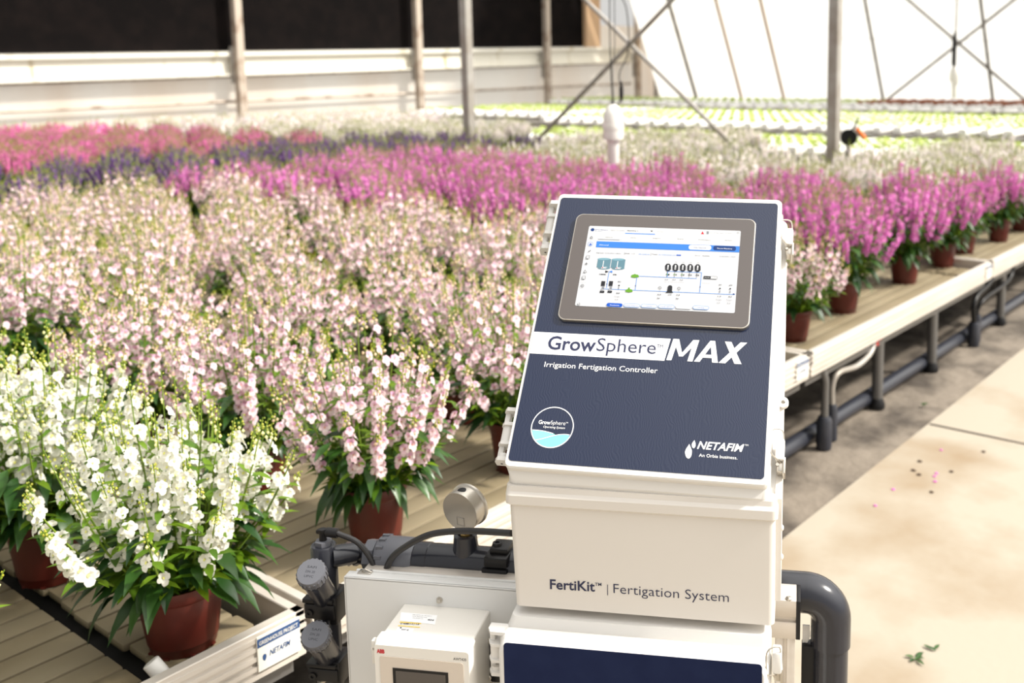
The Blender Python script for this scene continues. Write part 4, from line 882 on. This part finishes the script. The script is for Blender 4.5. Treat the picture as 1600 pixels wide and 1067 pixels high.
# ---- water quality meter
aw = thing('water_meter', 'small white water meter with grey screen and red lettering on the grey cabinet', 'meter')
FD = -.045
fTL, fTR = A(575, 1008, FD), A(734, 1024, FD); x0_, x1_ = -.4215, -.2625; ztp = .812
am = MB(); loft(am, [vring(x0_+.004, x1_-.004, .66, ztp, PD-.0005, .004), vring(x0_+.004, x1_-.004, .66, ztp, FD+.028, .004)][::-1]); am.build('housing', 'awt', aw)
am = MB(); loft(am, [vring(x0_, x1_, .655, ztp+.002, FD+.028, .005), vring(x0_, x1_, .655, ztp+.002, FD+.010, .005), vring(x0_+.002, x1_-.002, .657, ztp-.004, FD+.0, .005)][::-1])
for k in range(34): xx = x0_+.008+k*.0043; am.prism([(xx, FD+.001, ztp-.012), (xx, FD+.012, ztp+.0028), (xx, FD+.004, ztp-.003)], (.0022, 0, 0))
am.box((x0_-.009, FD+.012, ztp-.046), (x0_+.001, FD+.024, ztp-.006), bev=.002); am.box((x0_-.009, FD+.012, ztp-.022), (x0_+.001, FD+.024, ztp-.018))
am.build('lid', 'awt', aw)
am = MB(); loft(am, [vring(x0_+.011, x1_-.011, .66, ztp-.022, FD-.0003, .004), vring(x0_+.011, x1_-.011, .66, ztp-.022, FD-.0012, .004)][::-1]); am.build('front_panel', 'awt_face', aw)
M['meterscreen'] = mat('meter_screen', s2l(78, 72, 68), .25)
am = MB(); am.box((x0_+.032, FD-.0022, .66), (x1_-.036, FD-.001, ztp-.040), 0); am.box((x0_+.037, FD-.0026, .66), (x1_-.040, FD-.0022, ztp-.044), 1); am.build('screen', ['black', 'meterscreen'], aw)
am = MB(); put_text(am, 'ABB', (x0_+.006, FD-.0004, ztp-.0175), (x0_+.019, FD-.0004, ztp-.0175), .0062, up, 0, .06); put_text(am, 'AWT420', (x1_-.027, FD-.0004, ztp-.0185), (x1_-.006, FD-.0004, ztp-.0185), .0045, up, 1)
am.build('lettering', ['redink', 'blackink'], aw)
am = MB(); M['yellow'] = mat('yellow_tape', s2l(240, 205, 90), .5)
def top(x, y): return H(x, y, ztp+.0003)
def tq(a, b_, c_, d_, m, lift=0): am.poly([top(*p)+Vector((0, 0, lift)) for p in (a, b_, c_, d_)], m)
zz = lambda x, y: (560+x*.1625, 940+y*.1625)
tq(zz(410, 100), zz(760, 130), zz(735, 220), zz(400, 180), 0); tq(zz(400, 190), zz(605, 205), zz(600, 215), zz(395, 200), 1, .0001); tq(zz(385, 225), zz(595, 242), zz(590, 250), zz(380, 233), 1, .0001); tq(zz(375, 245), zz(535, 260), zz(500, 325), zz(355, 310), 0)
tq(zz(402, 245), zz(418, 247), zz(414, 258), zz(398, 256), 2, .0002); tq(zz(452, 307), zz(470, 309), zz(468, 320), zz(450, 318), 2, .0002)
for k, (xa, ya, xb, yb, s) in enumerate(((400, 216, 580, 222, 'C 4380 | 2 | 1.5'), (408, 274, 480, 281, 'AWT 42'), (660, 180, 722, 186, '404')) ): put_text(am, s, top(*zz(xa, ya))+Vector((0, 0, .0003)), top(*zz(xb, yb))+Vector((0, 0, .0003)), .004, Vector((0, 1, 0)), 3 if k == 0 else 2, .02)
for k in range(3): put_text(am, 'IP66 NEMA 4X 100-240 V' if k == 0 else 'CE 50/60 Hz', top(*zz(520, 128+k*16))+Vector((0, 0, .0003)), top(*zz(700-k*40, 143+k*13))+Vector((0, 0, .0003)), .0016, Vector((0, 1, 0)), 2)
am.build('sticker', ['white', 'yellow', 'blackink', 'ink'], aw)
b1 = A(768, 1000, PD-.002)
am = MB(); am.box((x1_-.003, PD-.012, b1.z-.07), (x1_+.024, PD-.006, b1.z+.006), bev=.003); am.box((x1_-.003, PD-.012, b1.z-.03), (x1_+.01, PD-.001, b1.z-.02)); bk = am.build('bracket', 'black', aw)
for py in (1001, 1059): b2 = A(763, py, PD-.014); am = MB(); am.lathe((b2.x, PD-.012, b2.z), (0, -1, 0), [(.005, 0), (.005, .002), (.003, .003), (.003, .002), (0, .002)], 14); am.build('screw', 'inox', bk)

# ---- aluminium frame
fr = thing('support_frame', 'silver aluminium profile frame carrying the controller, end visible beside the grey elbow', 'frame')
E1 = .098; ea, eb = A(1251, 940, E1), A(1251, 1000, E1)
def profile(mb, a, b_, ax, h=.02):     # slotted square profile along an axis
    g = .004; s_ = .006
    for (i, j) in ((-1, -1), (-1, 1), (1, -1), (1, 1)):
        if ax == 'x': mb.box((a[0], a[1]+(i*(h+s_)/2-(h-s_)/2), a[2]+(j*(h+s_)/2-(h-s_)/2)), (b_[0], a[1]+(i*(h+s_)/2+(h-s_)/2), a[2]+(j*(h+s_)/2+(h-s_)/2)), bev=.001, seg=1)
        else: mb.box((a[0]+(i*(h+s_)/2-(h-s_)/2), a[1]+(j*(h+s_)/2-(h-s_)/2), a[2]), (a[0]+(i*(h+s_)/2+(h-s_)/2), a[1]+(j*(h+s_)/2+(h-s_)/2), b_[2]), bev=.001, seg=1)
hz = (ea.z+eb.z)/2; hh_ = (ea.z-eb.z)/2
f = MB(); yb_ = E1+hh_; f.box((-.5, E1, hz+.005), (ea.x-.006, E1+2*hh_, hz+hh_), bev=.0015); f.box((-.5, E1, hz-hh_), (ea.x-.006, E1+2*hh_, hz-.004), bev=.0015); f.box((-.5, E1+.005, hz-hh_+.003), (ea.x-.007, E1+2*hh_-.004, hz+hh_-.004)); f.build('beam', 'alu', fr)
f = MB(); f.box((ea.x-.007, E1-.0005, hz-hh_), (ea.x, E1+2*hh_, hz+hh_), bev=.001); f.build('end_cap', 'black', fr)
bp_ = A(1233, 951, E1); f = MB(); f.lathe((bp_.x, E1+.006, hz+hh_), (0, 0, 1), [(.006, -.004), (.006, .002), (.003, .004), (0, .004)], 12); f.build('bolt', 'inox', fr)
for X_ in (-.47, ea.x-.024):
    f = MB(); f.box((X_-.016, E1+.004, .0), (X_-.003, E1+2*hh_-.004, hz-hh_), bev=.001); f.box((X_+.003, E1+.004, .0), (X_+.016, E1+2*hh_-.004, hz-hh_), bev=.001); f.box((X_-.005, E1+.009, .0), (X_+.005, E1+2*hh_-.008, hz-hh_-.001)); f.build('leg', 'alu', fr)
f = MB(); f.box((-.5, E1, .30), (ea.x, E1+.04, .34), bev=.001); f.build('cross_bar', 'alu', fr)
for (X_, y_, za, zb_) in ((-.10, .092, .80, 1.02), (.12, .092, .80, 1.02)):
    f = MB(); f.box((X_-.02, y_-.005, za), (X_+.02, y_+.0055, zb_)); f.build('upright', 'alu', fr)

# ---- outlet pipe with elbow at the right
PY = E1+.045+.03
eb_ = thing('elbow_pipe', 'dark grey plastic pipe elbow turning down at the right of the controller', 'pipe')
xv = A(1297, 1030, PY).x; rv = (A(1325, 1030, PY).x-A(1269, 1030, PY).x)/2; ro = (A(1329, 980, PY).x-A(1266, 980, PY).x)/2
zt_ = A(1270, 897, PY).z; zc_ = zt_-ro; zk = A(1297, 1005, PY).z
R_ = xv-A(1272, 900, PY).x; R_ = .042
pts = [(xv-R_-.045, PY, zc_), (xv-R_, PY, zc_)]+[(xv-R_+R_*math.sin(a), PY, zc_-R_+R_*math.cos(a)) for a in np.linspace(.12, math.pi/2, 10)]+[(xv, PY, zk)]
mb = MB(); mb.tube(pts, ro, 28); mb.build('elbow', 'pvc', eb_)
mb = MB(); mb.tube([(xv, PY, .02), (xv, PY, zk+.01)], rv, 28); mb.build('down_pipe', 'pvc', eb_)
mb = MB(); mb.tube([(.02, PY, zc_), (xv-R_-.04, PY, zc_)], rv, 24); mb.build('cross_pipe', 'pvc', eb_)
mb = MB(); mb.lathe((xv, PY, 0), (0, 0, 1), [(.045, 0), (.045, .02), (rv+.004, .03), (rv+.004, .06)], 24); mb.build('foot', 'black', eb_)
mb = MB(); cz = A(1300, 1045, PY).z; mb.box((xv-rv-.018, PY-.012, cz-.13), (xv-rv+.004, PY+.012, cz+.045), bev=.003); 
mb.build('clamp', 'black', eb_)
mb = MB(); mb.prism([(xv-rv-.017, PY-.002, zk+.03), (xv-rv-.005, PY-.002, zk+.03), (xv-rv-.004, PY-.002, zk+.01), (xv-rv-.010, PY-.002, zk-.005), (xv-rv-.017, PY-.002, zk-.01)], (0, .003, 0)); mb.build('tab', 'wpvc', eb_)

# ---- horizontal manifold behind the cabinet
QD = .150
mf = thing('manifold_pipe', 'thick grey plastic pipe with union nut lying behind the grey cabinet', 'pipe')
pt = A(700, 851, QD); zcm = pt.z-.031
def hx(px_): return A(px_, 870, QD).x
mb = MB(); mb.lathe((hx(632), QD, zcm), (1, 0, 0), [(.030, 0), (.033, .003), (.033, .022), (.031, .024), (.031, hx(672)-hx(632)), (.030, hx(672)-hx(632)+.001), (.030, hx(830)-hx(632))], 28); mb.build('pipe', 'pvc', mf)
mb = MB(); L1 = hx(634)-hx(575)
mb.lathe((hx(574), QD, zcm), (1, 0, 0), [(.026, 0), (.030, .002), (.030, .020), (.027, .021), (.027, .024)], 8, smooth=False)
mb.lathe((hx(574)+.022, QD, zcm), (1, 0, 0), [(.030, 0), (.035, .003), (.037, .012), (.037, L1-.010), (.033, L1)], 28)
for k in range(14):
    a = 2*math.pi*k/14; mb.box((hx(574)+.028, QD+.036*math.cos(a)-.003, zcm+.036*math.sin(a)-.003), (hx(574)+.040+.0*k, QD+.036*math.cos(a)+.003, zcm+.036*math.sin(a)+.003))
mb.build('union_nut', 'pvc_light', mf)
mb = MB(); mb.lathe((hx(545), QD, zcm+.002), (1, 0, 0), [(.020, 0), (.022, .004), (.019, .008), (.019, .012), (.021, .014), (.021, .018), (.018, .022), (.018, hx(576)-hx(545))], 24); mb.build('coupling', 'pvc', mf)
tx_ = A(728, 860, QD).x
mb = MB(); mb.lathe((tx_, QD, zcm), (0, 0, 1), [(.024, .0), (.023, .026), (.0215, .032), (.0205, .045), (.020, .052), (.013, .053), (.011, .048), (0, .048)], 24); mb.build('tee_socket', 'pvc', mf)
c0 = A(755, 850, QD-.02); c1 = A(796, 896, QD-.02)
mb = MB(); mb.box((c0.x, QD-.036, zcm-.02), (c1.x, QD+.034, zcm+.010), bev=.003); mb.box((c0.x+.004, QD-.034, zcm+.012), (c1.x, QD+.03, zcm+.030), bev=.003); mb.box((c0.x+.010, QD-.02, zcm+.026), (c1.x-.002, QD+.02, zcm+.040), bev=.004); mb.build('clamp', 'black', mf)
mb = MB(); mb.lathe((c0.x+.02, QD-.004, zcm+.040), (0, 0, 1), [(.009, 0), (.008, .004), (.004, .004), (.004, .002), (0, .002)], 16); mb.build('clamp_knob', 'black', mf)
# ---- pressure gauge
gz = A(727, 794, QD); gz = Vector((tx_, QD, A(727, 794, QD).z))
pg = thing('pressure_gauge', 'round stainless pressure gauge seen from behind, standing on the grey pipe', 'gauge')
ax = Vector((-.30, -.93, -.10)).normalized(); gc_ = gz-ax*.004
mb = MB(); mb.lathe(gc_, ax, [(.0365, -.013), (.0385, -.012), (.0385, -.008), (.036, -.006), (.036, .016), (.0355, .018), (0, .018)], 40); mb.build('case', 'inox', pg)
sd_ = ax.cross(up).normalized(); uu = sd_.cross(ax)
def gpp(a, b_, n): return gc_+ax*n-sd_*a*-1+uu*b_
mb = MB()
for (a0, b0, a1, b1_) in ((-.008, -.026, -.0068, -.010), (.0068, -.026, .008, -.010), (-.008, -.0112, .008, -.010), (-.008, -.026, .008, -.0248)): mb.prism([gpp(a0, b0, .0178), gpp(a1, b0, .0178), gpp(a1, b1_, .0178), gpp(a0, b1_, .0178)], ax*.0012)
mb.build('back_square', 'steel', pg)
mb = MB(); mb.lathe(gc_+uu*.0335+ax*.006, uu+ax*.1, [(.0078, 0), (.0078, .0022), (.006, .003), (0, .003)], 20); mb.build('plug', 'black', pg)
mb = MB(); V_ = [gc_+(sd_*math.cos(t_)+uu*math.sin(t_))*.0364+ax*n for t_ in np.linspace(-.1, .8, 12) for n in (-.003, .012)]
mb.add(V_, [(2*i, 2*i+1, 2*i+3, 2*i+2) for i in range(11)]); mb.build('label_strip', 'white', pg)
mb = MB(); mb.lathe((tx_, QD, zcm+.048), (0, 0, 1), [(.009, 0), (.009, .006), (.006, .008), (.006, .030)], 6, smooth=False); mb.build('fitting', 'brass', pg)

# ---- valve column at the left
vc = thing('valve_column', 'dark grey vertical valve column with two round screw caps beside the cabinet', 'valve')
VY = .115; vx = A(508, 900, VY).x; vt_ = A(505, 850, VY).z; rr_ = .0225
mb = MB(); mb.lathe((vx, VY, .20), (0, 0, 1), [(rr_, 0), (rr_, vt_-.2-.003), (rr_-.002, vt_-.2), (rr_*.70, vt_-.2), (rr_*.70, vt_-.201)], 28); mb.build('column', 'pvc', vc)
mb = MB(); mb.lathe((vx, VY, vt_-.001), (0, 0, 1), [(.0145, 0), (.0145, .008), (.008, .009)], 6, smooth=False); mb.build('hex_bush', 'pvc_light', vc)
mb = MB(); mb.lathe((vx, VY, vt_+.006), (0, 0, 1), [(.007, 0), (.006, .012), (.007, .014), (.007, .022)], 12); mb.box((vx-.011, VY-.005, vt_+.020), (vx+.012, VY+.005, vt_+.027), bev=.002); mb.tube([(vx+.008, VY, vt_+.023), (vx+.028, VY, vt_+.022)], .0085, 12); mb.build('hose_fitting', 'black', vc)
mb = MB(); mb.tube([(vx+.015, VY, vt_-.022), (vx+.042, VY+.02, vt_-.024), (hx(547), QD, zcm+.002)], [.019, .019, .021], 20); mb.build('side_branch', 'pvc', vc)
for k, (cx, cy, ex, ey) in enumerate(((485, 893, 522, 940), (492, 991, 524, 1030))):
    cc = A(cx, cy, VY-.075); ee = Vector((vx+.002, VY-.0, A(ex, ey, VY).z)); axv = (cc-ee).normalized(); L_ = (cc-ee).length
    mb = MB(); mb.lathe(ee, axv, [(.0215, -.005), (.0215, L_-.026), (.0235, L_-.025), (.0235, L_-.021)], 28); br = mb.build('branch', 'pvc', vc)
    mb = MB(); mb.lathe(ee, axv, [(.0232, L_-.020), (.0238, L_-.018), (.0238, L_-.003), (.0222, L_), (0, L_)], 36)
    s1 = axv.orthogonal().normalized(); s2 = axv.cross(s1)
    for j in range(20):
        a = 2*math.pi*j/20; r1 = s1*math.cos(a)+s2*math.sin(a); tt = axv.cross(r1)*.0014; b0_ = ee+axv*(L_-.018)+r1*.0235; mb.prism([b0_-tt, b0_+tt, b0_+tt+axv*.014, b0_-tt+axv*.014], r1*.0016)
    mb.build('screw_cap', 'pvc_light', br, label='light grey round screw cap')
    mb = MB(); n_ = ee+axv*(L_+.0002); rt = Vector((1, 0, 0)); rt = (rt-axv*rt.dot(axv)).normalized(); uq = axv.cross(rt); uq = uq if uq.z > 0 else -uq
    for j, s in enumerate(('SAFI', 'DN 20', 'UPVC')):
        o_ = n_+uq*(.006-.008*j); put_text(mb, s, o_-rt*.008, o_+rt*.008, .004, uq, 0)
    mb.T = None; mb.build('embossing', 'pvc', br)
for k, (py, hz_) in enumerate(((948, .020), (1046, .018))):
    c_ = A(525, py, VY-.02); mb = MB(); mb.box((vx-.026, VY-.032, c_.z-hz_), (vx+.030, VY+.026, c_.z+hz_-.012), bev=.003); mb.box((vx-.028, VY-.034, c_.z+hz_-.010), (vx+.028, VY+.026, c_.z+hz_-.002), bev=.002); mb.box((vx+.018, VY-.028, c_.z-hz_-.01), (vx+.032, VY+.02, c_.z+hz_), bev=.002)
    cl_ = mb.build('clamp', 'black', vc); mb = MB(); mb.lathe((vx-.016, VY-.032, c_.z-.008), (0, -1, 0), [(.007, 0), (.007, .003), (.003, .003), (.003, .001), (0, .001)], 12); mb.build('screw', 'black', cl_)
mb = MB(); mb.lathe((vx, VY, 0), (0, 0, 1), [(.05, 0), (.05, .02), (.026, .03), (.026, .21)], 20); mb.build('foot', 'black', vc)
# ---- hoses
ho = thing('black_hose', 'short thin black hose arching down from the valve column top behind the cabinet', 'hose')
a_ = Vector((vx+.026, VY, vt_+.022))
mb = MB(); mb.tube(bez([a_, A(555, 845, VY), A(572, 862, VY), A(584, 884, VY+.0), A(588, 910, VY)], 10), .0048, 12); mb.build('tube', 'rubber', ho)
ho = thing('black_hose', 'long black hose arching over the grey pipe into the white box', 'hose')
mb = MB(); mb.tube(bez([A(598, 905, .108), A(612, 872, .108), A(640, 850, .106), A(672, 835, .102), A(710, 830, .098), A(750, 830, .09), A(800, 833, .06)], 10), .0055, 12); mb.build('tube', 'rubber', ho)
# thin grey rod at the lower left of the cabinet
ho = thing('thin_tube', 'thin silver tube curving out beside the lower black clamp', 'tube')
mb = MB(); mb.tube(bez([A(533, 1052, .10), A(518, 1056, .09), A(502, 1068, .09), A(488, 1085, .09)], 8), .0035, 10); mb.build('tube', 'inox', ho)
